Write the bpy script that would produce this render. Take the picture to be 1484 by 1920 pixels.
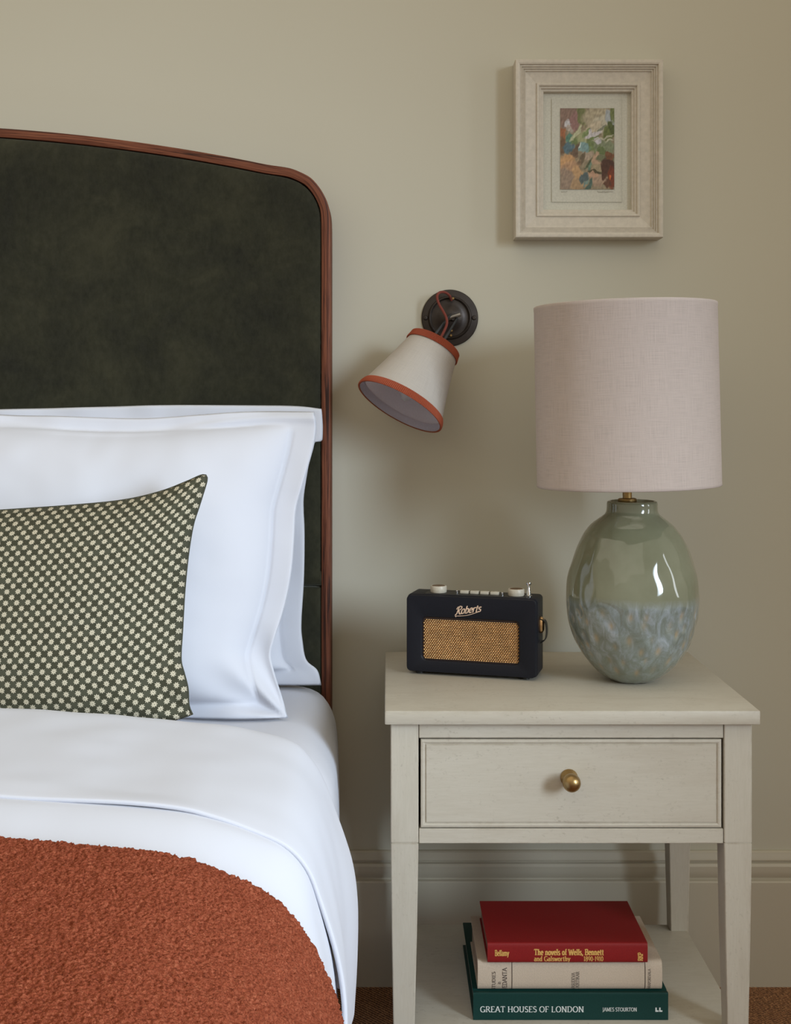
import bpy, bmesh, math, random
import numpy as np
from mathutils import Vector, Matrix, noise, Euler
random.seed(7)
PI = math.pi
for o in list(bpy.data.objects):
    bpy.data.objects.remove(o)
SC = bpy.context.scene
COL = SC.collection

# ------------------------------------------------------------------ camera
F = 2300.0                    # focal length in pixels of the 1484 x 1920 frame
VX, VY = 726.0, 762.0         # vanishing point of the lines that run into the wall
EYE = 1.159
cam_d = bpy.data.cameras.new('camera')
cam = bpy.data.objects.new('camera', cam_d); COL.objects.link(cam)
cam_d.sensor_fit = 'HORIZONTAL'; cam_d.sensor_width = 36.0
cam_d.lens = 36.0 * F / 1484.0
cam_d.shift_x = (742.0 - VX) / 1484.0
cam_d.shift_y = -(960.0 - VY) / 1484.0
cam_d.clip_start = 0.05
cam.location = (0, 0, EYE); cam.rotation_euler = (PI / 2, 0, 0)
SC.camera = cam

# ------------------------------------------------------------------ world, window light and overhead fill
w = bpy.data.worlds.new('world'); SC.world = w; w.use_nodes = True
w.node_tree.nodes['Background'].inputs[0].default_value = (1.0, 0.86, 0.63, 1)
w.node_tree.nodes['Background'].inputs[1].default_value = 0.50

def window_light(name, loc, aim, sx, sy, power, color, spread):
    l = bpy.data.lights.new(name, 'AREA'); l.shape = 'RECTANGLE'
    l.size = sx; l.size_y = sy; l.energy = power; l.color = color
    l.spread = math.radians(spread)
    o = bpy.data.objects.new(name, l); COL.objects.link(o)
    o.location = loc
    o.rotation_euler = (Vector(aim) - Vector(loc)).to_track_quat('-Z', 'Y').to_euler()
    return o
# tall window in the right-hand wall towards the foot of the bed: no reveal is built, a narrowed spread shapes its falloff
window_light('window_light', (2.7, -0.95, 1.95), (0.12, 1.17, 1.05), 0.75, 1.8, 15.0, (0.72, 0.855, 1.0), 42)
window_light('window_light', (3.1, 1.0, 1.75), (-0.6, 1.7, 1.0), 0.32, 1.6, 4.5, (0.88, 0.94, 1.0), 120)
# added overhead fill lamp, standing in for bounce off an unbuilt ceiling
window_light('ceiling_bounce_fill', (-1.3, 0.1, 2.75), (-1.3, 0.1, 0.0), 4.4, 4.4, 27, (1.0, 0.93, 0.80), 180)

vs = SC.view_settings
vs.view_transform = 'Standard'; vs.look = 'None'; vs.gamma = 1.0; vs.use_curve_mapping = False
vs.exposure = 0.0

# ------------------------------------------------------------------ helpers
def at(u, v, Y):
    return Vector(((u - VX) * Y / F, Y, EYE - (v - VY) * Y / F))

def lin(c):
    r = []
    for x in c[:3]:
        x /= 255.0
        r.append(x / 12.92 if x <= 0.04045 else ((x + 0.055) / 1.055) ** 2.4)
    return (r[0], r[1], r[2], 1.0)

class NT:
    """small node-tree writer"""
    def __init__(s, name, base=(200, 200, 200), rough=0.6, **kw):
        s.m = bpy.data.materials.new(name); s.m.use_nodes = True
        s.t = s.m.node_tree; s.b = s.t.nodes['Principled BSDF']
        s.b.inputs['Base Color'].default_value = lin(base) if max(base) > 1.001 else (*base[:3], 1)
        s.b.inputs['Roughness'].default_value = rough
        for k, v in kw.items():
            s.b.inputs[k.replace('_', ' ')].default_value = v
    def n(s, typ, **props):
        x = s.t.nodes.new(typ)
        for k, v in props.items(): setattr(x, k, v)
        return x
    def link(s, a, b): s.t.links.new(a, b)
    def coords(s, kind='Object', scale=(1, 1, 1), rot=(0, 0, 0)):
        tc = s.n('ShaderNodeTexCoord'); mp = s.n('ShaderNodeMapping')
        mp.inputs['Scale'].default_value = scale; mp.inputs['Rotation'].default_value = rot
        s.link(tc.outputs[kind], mp.inputs['Vector']); return mp.outputs['Vector']
    def noise(s, vec, scale, detail=3.0, rough=0.55, dist=0.0):
        x = s.n('ShaderNodeTexNoise'); x.inputs['Scale'].default_value = scale
        x.inputs['Detail'].default_value = detail; x.inputs['Roughness'].default_value = rough
        x.inputs['Distortion'].default_value = dist
        s.link(vec, x.inputs['Vector']); return x.outputs['Fac']
    def ramp(s, fac, stops):
        x = s.n('ShaderNodeValToRGB'); e = x.color_ramp.elements
        while len(e) < len(stops): e.new(0.5)
        for i, (p, c) in enumerate(stops):
            e[i].position = p
            e[i].color = (lin(c) if max(c) > 1.001 else (*c[:3], 1)) if not isinstance(c, (int, float)) else (c, c, c, 1)
        s.link(fac, x.inputs['Fac']); return x.outputs['Color']
    def mix(s, fac, a, b, mode='MIX'):
        x = s.n('ShaderNodeMix', data_type='RGBA', blend_type=mode)
        if isinstance(fac, (int, float)): x.inputs[0].default_value = fac
        else: s.link(fac, x.inputs[0])
        for i, v in ((6, a), (7, b)):
            if isinstance(v, tuple): x.inputs[i].default_value = lin(v) if max(v) > 1.001 else (*v[:3], 1)
            else: s.link(v, x.inputs[i])
        return x.outputs[2]
    def math(s, op, a, b=None, c=None):
        x = s.n('ShaderNodeMath', operation=op)
        for i, v in enumerate((a, b, c)):
            if v is None: continue
            if isinstance(v, (int, float)): x.inputs[i].default_value = v
            else: s.link(v, x.inputs[i])
        return x.outputs[0]
    def color(s, c): s.link(c, s.b.inputs['Base Color'])
    def bump(s, h, strength=0.3, dist=0.002):
        x = s.n('ShaderNodeBump'); x.inputs['Strength'].default_value = strength
        x.inputs['Distance'].default_value = dist
        s.link(h, x.inputs['Height']); s.link(x.outputs['Normal'], s.b.inputs['Normal'])

def tag(o, label=None, cat=None, group=None, kind=None):
    if label: o['label'] = label
    if cat: o['category'] = cat
    if group: o['group'] = group
    if kind: o['kind'] = kind
    return o

def thing(name, label, cat, loc=(0, 0, 0), rz=0.0):
    o = bpy.data.objects.new(name, None); COL.objects.link(o)
    o.empty_display_size = 0.05
    o.location = loc; o.rotation_euler = (0, 0, rz)
    return tag(o, label, cat)

def obj(name, bm, mat, parent=None, local=False, smooth=True, angle=35, mats=None):
    """bm in world coordinates (an unrotated parent's place is taken off) or, with local, in the parent's own"""
    me = bpy.data.meshes.new(name)
    bm.normal_update()
    bm.to_mesh(me); bm.free()
    if smooth:
        me.shade_smooth(); me.set_sharp_from_angle(angle=math.radians(angle))
    for mm in (mats or [mat]): me.materials.append(mm.m if isinstance(mm, NT) else mm)
    o = bpy.data.objects.new(name, me); COL.objects.link(o)
    if parent:
        if not local:
            p = parent; off = Vector((0, 0, 0))
            while p: off += p.location; p = p.parent
            me.transform(Matrix.Translation(-off))
        o.parent = parent
    return o

def rehome(o):
    """put a top-level mesh's origin at the middle of its base"""
    me = o.data
    xs = [v.co for v in me.vertices]
    c = Vector(((min(p.x for p in xs) + max(p.x for p in xs)) / 2, (min(p.y for p in xs) + max(p.y for p in xs)) / 2, min(p.z for p in xs)))
    me.transform(Matrix.Translation(-c)); o.location = c
    for ch in o.children: ch.location -= c
    return o

def box(x0, x1, y0, y1, z0, z1, bev=0.0, seg=2, bm=None):
    b2 = bmesh.new()
    bmesh.ops.create_cube(b2, size=1.0)
    for v in b2.verts:
        v.co = Vector((x0 + (v.co.x + .5) * (x1 - x0), y0 + (v.co.y + .5) * (y1 - y0), z0 + (v.co.z + .5) * (z1 - z0)))
    if bev > 0:
        bmesh.ops.bevel(b2, geom=b2.edges[:], offset=bev, segments=seg, profile=0.5, affect='EDGES', clamp_overlap=True)
    if bm is None: return b2
    me = bpy.data.meshes.new('tmp'); b2.to_mesh(me); b2.free(); bm.from_mesh(me); bpy.data.meshes.remove(me)
    return bm

def frame_of(axis):
    a = Vector(axis).normalized()
    h = Vector((0, 0, 1)) if abs(a.z) < 0.9 else Vector((1, 0, 0))
    x = h.cross(a).normalized(); y = a.cross(x)
    return x, y, a

def lathe(profile, origin=(0, 0, 0), axis=(0, 0, 1), seg=48, bm=None, mod=None, caps=True):
    bm = bm or bmesh.new()
    x, y, a = frame_of(axis); o = Vector(origin)
    rings = []
    for i, (r, h) in enumerate(profile):
        if r < 1e-6:
            rings.append([bm.verts.new(o + a * h)]); continue
        ring = []
        for k in range(seg):
            th = 2 * PI * k / seg
            rr = r + (mod(i, th) if mod else 0.0)
            ring.append(bm.verts.new(o + a * h + (x * math.cos(th) + y * math.sin(th)) * rr))
        rings.append(ring)
    for A, B in zip(rings, rings[1:]):
        for k in range(seg):
            k2 = (k + 1) % seg
            if len(A) == 1 and len(B) == 1: continue
            if len(A) == 1: bm.faces.new((A[0], B[k2], B[k]))
            elif len(B) == 1: bm.faces.new((A[k], A[k2], B[0]))
            else: bm.faces.new((A[k], A[k2], B[k2], B[k]))
    if caps:
        if len(rings[0]) > 1: bm.faces.new(rings[0][::-1])
        if len(rings[-1]) > 1: bm.faces.new(rings[-1])
    bmesh.ops.recalc_face_normals(bm, faces=bm.faces[:])
    return bm

def tube(pts, r, seg=8, bm=None):
    bm = bm or bmesh.new()
    pts = [Vector(p) for p in pts]
    rings = []; prev = None
    for i, p in enumerate(pts):
        t = (pts[min(i + 1, len(pts) - 1)] - pts[max(i - 1, 0)]).normalized()
        if prev is None:
            x, y, _ = frame_of(t)
        else:
            x = (prev - t * prev.dot(t)).normalized(); y = t.cross(x)
        prev = x
        rr = r[i] if isinstance(r, (list, tuple)) else r
        rings.append([bm.verts.new(p + (x * math.cos(2 * PI * k / seg) + y * math.sin(2 * PI * k / seg)) * rr) for k in range(seg)])
    for A, B in zip(rings, rings[1:]):
        for k in range(seg):
            bm.faces.new((A[k], A[(k + 1) % seg], B[(k + 1) % seg], B[k]))
    bm.faces.new(rings[0][::-1]); bm.faces.new(rings[-1])
    return bm

def catmull(pts, n=8):
    pts = [Vector(p) for p in pts]; out = []
    for i in range(len(pts) - 1):
        p0 = pts[max(i - 1, 0)]; p1 = pts[i]; p2 = pts[i + 1]; p3 = pts[min(i + 2, len(pts) - 1)]
        for k in range(n):
            t = k / n
            out.append(0.5 * ((2 * p1) + (p2 - p0) * t + (2 * p0 - 5 * p1 + 4 * p2 - p3) * t * t + (3 * p1 - p0 - 3 * p2 + p3) * t ** 3))
    out.append(pts[-1]); return out

def resample(pts, n):
    L = [0.0]
    for a, b in zip(pts, pts[1:]): L.append(L[-1] + (b - a).length)
    out = []; j = 0
    for i in range(n):
        d = L[-1] * i / (n - 1)
        while j < len(L) - 2 and L[j + 1] < d: j += 1
        t = (d - L[j]) / max(L[j + 1] - L[j], 1e-9)
        out.append(pts[j].lerp(pts[j + 1], min(max(t, 0), 1)))
    return out

def grid(fn, nu, nv, bm=None, uv=None):
    """fn(i, j) -> point ; faces over the whole grid ; uv(i, j) -> (u, v)"""
    bm = bm or bmesh.new()
    V = [[bm.verts.new(fn(i, j)) for j in range(nv)] for i in range(nu)]
    lay = bm.loops.layers.uv.verify() if uv else None
    for i in range(nu - 1):
        for j in range(nv - 1):
            f = bm.faces.new((V[i][j], V[i + 1][j], V[i + 1][j + 1], V[i][j + 1]))
            if uv:
                for lp, (a, b) in zip(f.loops, ((i, j), (i + 1, j), (i + 1, j + 1), (i, j + 1))): lp[lay].uv = uv(a, b)
    return bm, V

def sstep(a, b, x):
    t = min(max((x - a) / (b - a), 0), 1); return t * t * (3 - 2 * t)

# ------------------------------------------------------------------ materials
def M_wall():
    t = NT('wall_paint', (0.525, 0.487, 0.40), 0.85)
    v = t.coords(); t.bump(t.noise(v, 220, 2), 0.05, 0.001)
    n = t.noise(v, 1.7, 2); t.color(t.ramp(n, [(0.3, (0.502, 0.478, 0.388)), (0.7, (0.512, 0.488, 0.398))]))
    return t
def M_trim():
    t = NT('skirting_paint', (0.48, 0.44, 0.35), 0.42); return t
def M_carpet():
    t = NT('woven_carpet', (120, 80, 50), 0.95)
    v = t.coords(scale=(1, 1, 1))
    wa = t.n('ShaderNodeTexWave', wave_type='BANDS', bands_direction='DIAGONAL'); wa.inputs['Scale'].default_value = 70
    wa.inputs['Distortion'].default_value = 4.0; wa.inputs['Detail'].default_value = 3; wa.inputs['Detail Scale'].default_value = 3
    t.link(v, wa.inputs['Vector'])
    n = t.noise(v, 260, 3)
    h = t.math('MULTIPLY', wa.outputs['Fac'], n)
    t.color(t.ramp(h, [(0.05, (84, 52, 30)), (0.3, (150, 100, 62)), (0.6, (200, 150, 104))]))
    t.bump(h, 0.8, 0.004); return t
def M_table(name='limed_paint', grain=(6, 60, 60)):
    t = NT(name, (190, 185, 170), 0.5)
    v = t.coords()
    fine = t.noise(t.coords(scale=grain), 6, 4, 0.6)
    fleck = t.noise(t.coords(scale=tuple(0.6 if g == min(grain) else 1.0 for g in grain)), 210, 3, 0.6)
    patch = t.noise(v, 9, 3, 0.6)
    base = t.ramp(fine, [(0.3, (0.485, 0.445, 0.362)), (0.7, (0.52, 0.48, 0.397))])
    fl = t.ramp(fleck, [(0.585, 0.0), (0.68, 1.0)])
    pm = t.ramp(patch, [(0.42, 0.03), (0.68, 0.42)])
    base = t.mix(t.math('MULTIPLY', fl, pm), base, (0.23, 0.19, 0.14))
    wear = t.ramp(t.noise(t.coords(scale=tuple(1 if g == min(grain) else 5 for g in grain)), 5, 5, 0.65), [(0.5, 0.0), (0.75, 0.4)])
    base = t.mix(wear, base, (0.39, 0.335, 0.255))
    # paint rubbed through on the arrises
    gm = t.n('ShaderNodeNewGeometry'); bev = t.n('ShaderNodeBevel'); bev.samples = 4; bev.inputs['Radius'].default_value = 0.0035
    dt = t.n('ShaderNodeVectorMath', operation='DOT_PRODUCT'); t.link(gm.outputs['True Normal'], dt.inputs[0]); t.link(bev.outputs[0], dt.inputs[1])
    ed = t.ramp(dt.outputs['Value'], [(0.90, 0.55), (0.995, 0.0)])
    ed = t.math('MULTIPLY', ed, t.ramp(t.noise(v, 22, 4, 0.7), [(0.42, 0.0), (0.62, 1.0)]))
    t.color(t.mix(ed, base, (0.24, 0.18, 0.12)))
    t.bump(fine, 0.12, 0.001); return t
def M_velvet():
    t = NT('green_velvet', (50, 49, 38), 0.9, Sheen_Weight=0.55, Sheen_Roughness=0.4)
    t.b.inputs['Sheen Tint'].default_value = (0.5, 0.5, 0.42, 1)
    t.b.inputs['Specular IOR Level'].default_value = 0.1
    v = t.coords()
    n = t.noise(v, 6, 6, 0.7, 0.4); f = t.noise(t.coords(scale=(1.6, 1, 1)), 70, 4, 0.7)
    c = t.ramp(n, [(0.32, (0.0135, 0.014, 0.0105)), (0.5, (0.025, 0.025, 0.0150)), (0.68, (0.044, 0.042, 0.024))])
    t.color(t.mix(0.35, c, t.ramp(f, [(0.3, (0.015, 0.015, 0.010)), (0.7, (0.042, 0.041, 0.029))])))
    t.bump(f, 0.15, 0.001); return t
def M_wood():
    t = NT('red_brown_oak', (110, 62, 40), 0.55); t.b.inputs['Specular IOR Level'].default_value = 0.25
    v = t.coords('UV', (1, 1, 1))
    a = t.noise(t.coords('UV', (4.0, 170, 1)), 1.0, 4, 0.65, 0.8)
    b = t.noise(t.coords('UV', (14, 420, 1)), 1.0, 2, 0.6, 0.3)
    c = t.ramp(a, [(0.36, (0.030, 0.009, 0.005)), (0.47, (0.135, 0.040, 0.019)), (0.66, (0.215, 0.075, 0.038))])
    d = t.ramp(b, [(0.36, (0.35, 0.3, 0.28)), (0.5, (1, 1, 1))])
    t.color(t.mix(0.7, c, t.mix(1.0, c, d, 'MULTIPLY')))
    t.bump(a, 0.25, 0.001); return t
def M_linen(name, base, rough=0.9, thread=900, strength=0.10):
    t = NT(name, base, rough)
    v = t.coords()
    t.bump(t.noise(v, thread, 2), strength, 0.0006)
    t.b.inputs['Specular IOR Level'].default_value = 0.15
    t.b.inputs['Sheen Weight'].default_value = 0.08
    return t
def M_shade(name, base):
    t = NT(name, base, 0.9)
    a = t.noise(t.coords('UV', (25, 900, 1)), 1, 3, 0.6); b = t.noise(t.coords('UV', (900, 25, 1)), 1, 3, 0.6)
    h = t.math('ADD', a, b)
    c = t.ramp(t.math('MULTIPLY', h, 0.5), [(0.36, tuple(x * 0.86 for x in base)), (0.5, base), (0.66, tuple(min(1, x * 1.08) for x in base))])
    t.color(c); t.bump(h, 0.35, 0.0008)
    t.b.inputs['Specular IOR Level'].default_value = 0.15
    return t
def M_metal(name, base, rough, bump=0.0, metallic=1.0):
    t = NT(name, base, rough, Metallic=metallic)
    n = t.noise(t.coords(), 60, 4)
    bb = t.b.inputs['Base Color'].default_value
    t.color(t.ramp(n, [(0.3, tuple(x * 0.72 for x in bb[:3])), (0.7, tuple(bb[:3]))]))
    if bump: t.bump(n, bump, 0.001)
    return t
def M_plain(name, base, rough=0.6, bump=0.0, scale=300, dist=0.0008, **kw):
    t = NT(name, base, rough, **kw)
    n = t.noise(t.coords(), scale, 3)
    bb = t.b.inputs['Base Color'].default_value
    t.color(t.ramp(n, [(0.3, tuple(x * 0.9 for x in bb[:3])), (0.7, tuple(min(1, x * 1.05) for x in bb[:3]))]))
    if bump: t.bump(n, bump, dist)
    return t
def M_throw():
    t = NT('rust_boucle', (160, 78, 50), 0.95)
    t.b.inputs['Specular IOR Level'].default_value = 0.1
    v = t.coords()
    a = t.noise(v, 300, 4, 0.65, 0.6); b = t.noise(v, 28, 3)
    c = t.ramp(a, [(0.3, (0.13, 0.028, 0.013)), (0.5, (0.29, 0.068, 0.032)), (0.72, (0.45, 0.145, 0.075))])
    t.color(t.mix(t.ramp(b, [(0.35, 0.25), (0.7, 0.0)]), c, (0.22, 0.05, 0.022)))
    t.bump(t.noise(v, 420, 3), 0.9, 0.004); return t
def M_cushion():
    t = NT('green_flower_check', (70, 70, 52), 0.9)
    t.b.inputs['Specular IOR Level'].default_value = 0.1
    uvn = t.n('ShaderNodeTexCoord').outputs['UV']
    wob = t.n('ShaderNodeTexNoise'); wob.inputs['Scale'].default_value = 1.3; t.link(uvn, wob.inputs['Vector'])
    sub = t.n('ShaderNodeVectorMath', operation='SUBTRACT'); t.link(wob.outputs['Color'], sub.inputs[0]); sub.inputs[1].default_value = (.5, .5, .5)
    scl = t.n('ShaderNodeVectorMath', operation='SCALE'); t.link(sub.outputs[0], scl.inputs[0]); scl.inputs['Scale'].default_value = 0.16
    add = t.n('ShaderNodeVectorMath', operation='ADD'); t.link(uvn, add.inputs[0]); t.link(scl.outputs[0], add.inputs[1])
    sp = t.n('ShaderNodeSeparateXYZ'); t.link(add.outputs[0], sp.inputs[0])
    X, Y = sp.outputs[0], sp.outputs[1]
    par = t.math('FLOORED_MODULO', t.math('ADD', t.math('FLOOR', X), t.math('FLOOR', Y)), 2.0)
    fx = t.math('SUBTRACT', t.math('FRACT', X), 0.5); fy = t.math('SUBTRACT', t.math('FRACT', Y), 0.5)
    r = t.math('SQRT', t.math('ADD', t.math('MULTIPLY', fx, fx), t.math('MULTIPLY', fy, fy)))
    th = t.math('ARCTAN2', fy, fx)
    pet = t.math('ADD', 0.39, t.math('MULTIPLY', 0.11, t.math('COSINE', t.math('MULTIPLY', th, 8.0))))
    inside = t.math('SUBTRACT', 1.0, t.math('SMOOTH_MAX', 0.0, t.math('MINIMUM', 1.0, t.math('MULTIPLY', t.math('SUBTRACT', r, pet), 14.0)), 0.05))
    core = t.math('GREATER_THAN', r, 0.07)
    fl = t.math('MULTIPLY', t.math('MULTIPLY', inside, core), par)
    row = t.math('FLOORED_MODULO', t.math('FLOOR', Y), 2.0)
    weave = t.noise(t.coords('UV', (3, 3, 3)), 3.0, 3)
    dark = t.mix(row, (0.024, 0.023, 0.013), (0.058, 0.059, 0.040))
    dark = t.mix(t.ramp(weave, [(0.35, 0.0), (0.65, 1.0)]), dark, (0.080, 0.079, 0.053))
    t.color(t.mix(fl, dark, (0.50, 0.45, 0.335)))
    t.bump(t.math('ADD', weave, fl), 0.25, 0.0012); return t
def M_glaze():
    t = NT('sage_glaze', (110, 115, 95), 0.07, Coat_Weight=0.6, Coat_Roughness=0.03)
    v = t.coords()
    sp = t.n('ShaderNodeSeparateXYZ'); t.link(v, sp.inputs[0])
    wob = t.noise(v, 7, 3)
    h = t.math('ADD', sp.outputs[2], t.math('MULTIPLY', t.math('SUBTRACT', wob, 0.5), 0.022))
    line = t.ramp(t.math('MULTIPLY', h, 3.0), [(0.425, 0.0), (0.470, 1.0)])       # 0 below, 1 above the glaze line
    top = t.ramp(t.noise(v, 11, 4), [(0.3, (0.155, 0.165, 0.105)), (0.7, (0.215, 0.225, 0.155))])
    streak = t.noise(t.coords(scale=(1, 1, 0.42)), 55, 5, 0.7, 1.0)
    low = t.ramp(streak, [(0.3, (0.15, 0.17, 0.135)), (0.48, (0.205, 0.235, 0.215)), (0.6, (0.27, 0.31, 0.32)), (0.74, (0.36, 0.40, 0.44))])
    base = t.ramp(t.math('MULTIPLY', h, 3.0), [(0.02, 1.0), (0.2, 0.0)])
    low = t.mix(t.math('MULTIPLY', base, 0.75), low, (0.20, 0.225, 0.17))
    at_ = t.n('ShaderNodeAttribute', attribute_name='dimple')
    low = t.mix(at_.outputs['Fac'], low, (0.40, 0.30, 0.17))
    t.color(t.mix(line, low, top))
    t.bump(t.noise(v, 26, 2), 0.06, 0.004); return t

mWall, mTrim, mCarpet, mTable, mVelvet, mWood = M_wall(), M_trim(), M_carpet(), M_table(), M_velvet(), M_wood()
mTableV = M_table('limed_paint_upright', (60, 60, 6))
mSheet = M_linen('white_cotton', (0.605, 0.62, 0.68)); mDuvet = M_linen('white_cotton_duvet', (0.605, 0.62, 0.68))
mThrow, mCush, mGlaze = M_throw(), M_cushion(), M_glaze()
mShade = M_shade('pale_linen', (0.50, 0.43, 0.395)); mCream = M_shade('cream_card', (0.66, 0.62, 0.55))
mLining = M_plain('lilac_lining', (0.74, 0.74, 0.86), 0.8)
def translucent(t, col, k):
    tr = t.n('ShaderNodeBsdfTranslucent'); tr.inputs['Color'].default_value = (*col, 1)
    mx = t.n('ShaderNodeMixShader'); mx.inputs[0].default_value = k
    t.link(t.b.outputs[0], mx.inputs[1]); t.link(tr.outputs[0], mx.inputs[2])
    t.link(mx.outputs[0], t.t.nodes['Material Output'].inputs['Surface'])
translucent(mLining, (0.80, 0.78, 0.95), 0.6); translucent(mCream, (0.85, 0.80, 0.72), 0.4)
mRust = M_plain('rust_ribbon', (0.31, 0.062, 0.023), 0.85, 0.2)
mBronze = M_metal('dark_bronze', (0.055, 0.045, 0.04), 0.42, 0.1, 0.75)
mBrass = M_metal('aged_brass', (0.42, 0.28, 0.12), 0.33)
mGold = M_metal('gold_metal', (0.80, 0.52, 0.27), 0.3)
mChrome = M_metal('chrome', (0.75, 0.75, 0.76), 0.12)
mNavy = M_plain('navy_leathercloth', (0.0090, 0.0098, 0.0150), 0.5, 0.15, 700); mNavy.b.inputs['Specular IOR Level'].default_value = 0.22
mBlack = M_plain('black_plastic', (0.012, 0.012, 0.013), 0.45)
mIvory = M_plain('ivory_plastic', (0.55, 0.50, 0.40), 0.4)
mRedFlex = M_plain('red_braided_flex', (0.17, 0.032, 0.020), 0.85, 0.4, 900)
mPicture = M_plain('limed_frame_wood', (0.55, 0.50, 0.42), 0.62, 0.15, 120)
mMat = M_plain('picture_card', (0.57, 0.56, 0.485), 0.9); mPaper = M_plain('picture_paper', (0.53, 0.52, 0.45), 0.9)
mPencil = M_plain('pencil_line', (0.16, 0.15, 0.14), 0.9)
mGlass = NT('bulb_glass', (0.9, 0.9, 0.95), 0.08); mGlass.b.inputs['Transmission Weight'].default_value = 0.6

# ------------------------------------------------------------------ the setting
WY = 2.47
bm = bmesh.new(); box(-3.2, 3.2, WY, WY + 0.12, 0, 2.9, bm=bm)
tag(obj('wall_back', bm, mWall, smooth=False), kind='structure')
bm = bmesh.new(); box(-3.2, 3.2, -2.5, WY + 0.12, -0.1, 0, bm=bm)
tag(obj('floor', bm, mCarpet, smooth=False), kind='structure')
# skirting board: moulded profile (projection from the wall, height)
prof = [(0.0, 0.2665), (0.006, 0.2665), (0.009, 0.264), (0.010, 0.259), (0.0125, 0.2535), (0.013, 0.2495), (0.0085, 0.2475), (0.0085, 0.2450),
        (0.014, 0.243), (0.0165, 0.238), (0.0165, 0.228), (0.0155, 0.2205), (0.013, 0.2165), (0.012, 0.2145), (0.012, 0.2115), (0.020, 0.2105), (0.022, 0.208), (0.022, 0.0), (0.0, 0.0)]
bm = bmesh.new()
grid(lambda i, j: Vector((-3.2 + 6.4 * i, WY - prof[j][0], prof[j][1])), 2, len(prof), bm)
bmesh.ops.recalc_face_normals(bm, faces=bm.faces[:])
tag(obj('baseboard_back', bm, mTrim, angle=25), kind='structure')

# ------------------------------------------------------------------ bed: headboard and base
bed = thing('bed', 'bed with tall dark green velvet headboard edged in red brown wood', 'bed', (-0.9934, 2.40, 0))
CX = -0.9934
YF = 2.385
half = [Vector((x, 0, 1.7082 - 0.136 * (x - CX) ** 2)) for x in [CX + k * 0.04 for k in range(0, 20)]]
half += [Vector(p) for p in ((-0.1929, 0, 1.6235), (-0.172, 0, 1.6165), (-0.1514, 0, 1.606), (-0.139, 0, 1.5945), (-0.1275, 0, 1.579), (-0.118, 0, 1.561), (-0.1125, 0, 1.543), (-0.1105, 0, 1.522), (-0.1100, 0, 1.49))]
half = catmull(half, 5)
half += [Vector((-0.11, 0, 1.49 - 0.05 * k)) for k in range(1, 30)]
outer = [Vector((2 * CX - p.x, 0, p.z)) for p in half[:0:-1]] + half      # left foot, over the top, right foot
def offset_path(path, d):
    out = []
    for i, p in enumerate(path):
        t = (path[min(i + 1, len(path) - 1)] - path[max(i - 1, 0)]).normalized()
        out.append(p + Vector((t.z, 0, -t.x)) * d)
    return out
alen = [0.0]
for a, b in zip(outer, outer[1:]): alen.append(alen[-1] + (b - a).length)
FW = 0.0175
sect = [(0.0, 0.084), (0.0, 0.0025), (0.0008, 0.0008), (0.0025, 0.0), (FW - 0.002, 0.0), (FW - 0.0005, 0.0006), (FW, 0.0022), (FW, 0.03)]
rows = [offset_path(outer, d) for d, _ in sect]
sl = [0.0]
for (a, b), (c, d) in zip(sect, sect[1:]): sl.append(sl[-1] + math.hypot(c - a, d - b))
bm, _ = grid(lambda i, j: Vector((rows[j][i].x, YF + sect[j][1], rows[j][i].z)), len(outer), len(sect), uv=lambda i, j: (alen[i], sl[j] + 0.05))
bmesh.ops.recalc_face_normals(bm, faces=bm.faces[:])
hb_frame = obj('wooden_edging', bm, mWood, bed, angle=40)
# padded panels inside the edging: the face rises from the border over a few centimetres
ZS = 0.8085
inner = offset_path(outer, FW + 0.0006)
up = resample([p for p in inner if p.z > ZS], 600)
for _ in range(10):
    up = [up[0]] + [(a + b * 2 + c) / 4 for a, b, c in zip(up, up[1:], up[2:])] + [up[-1]]
xl, xr = up[0].x, up[-1].x
STEPS = [(0.0, 0.0), (0.0015, 0.30), (0.004, 0.52), (0.008, 0.70), (0.014, 0.85), (0.022, 0.95), (0.034, 1.0)]
def padded(name, zlow, top, border, y_edge, y_face, nx=190, nz=150):
    """top : x -> upper edge ; border : outline points for the distance to the edge"""
    bx = np.array([p[0] for p in border]); bz = np.array([p[1] for p in border])
    P = []
    for i in range(nx):
        x = xl + (xr - xl) * (0.5 - 0.5 * math.cos(PI * i / (nx - 1)))
        zt = top(x)
        for j in range(nz): P.append((x, zlow + (zt - zlow) * (0.5 - 0.5 * math.cos(PI * j / (nz - 1)))))
    P = np.array(P); D = np.empty(len(P))
    for k in range(0, len(P), 2000):
        q = P[k:k + 2000]
        D[k:k + 2000] = np.sqrt(((q[:, 0:1] - bx) ** 2 + (q[:, 1:2] - bz) ** 2).min(axis=1))
    D[D < 0.0012] = 0.0
    Y = y_edge + (y_face - y_edge) * np.interp(D, [a for a, _ in STEPS], [b for _, b in STEPS])
    bm, V = grid(lambda i, j: Vector((P[i * nz + j][0], Y[i * nz + j], P[i * nz + j][1])), nx, nz)
    ret = bmesh.ops.extrude_edge_only(bm, edges=[e for e in bm.edges if e.is_boundary])
    for v in [e for e in ret['geom'] if isinstance(e, bmesh.types.BMVert)]: v.co.y = y_edge + 0.03
    bmesh.ops.recalc_face_normals(bm, faces=bm.faces[:])
    return obj(name, bm, mVelvet, bed, angle=60)
arcx = [p for p in up if p.x > CX]
ux = np.array([p.x for p in arcx]); uz = np.array([p.z for p in arcx])
km = int(np.argmax(ux > xr - 0.00015)); ux, uz = ux[:km + 1], uz[:km + 1]
def top_z(x):
    return float(np.interp(min(CX + abs(x - CX), xr), ux, uz))
def line_pts(x0, z0, x1, z1, n=700): return [(x0 + (x1 - x0) * k / n, z0 + (z1 - z0) * k / n) for k in range(n + 1)]
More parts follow.
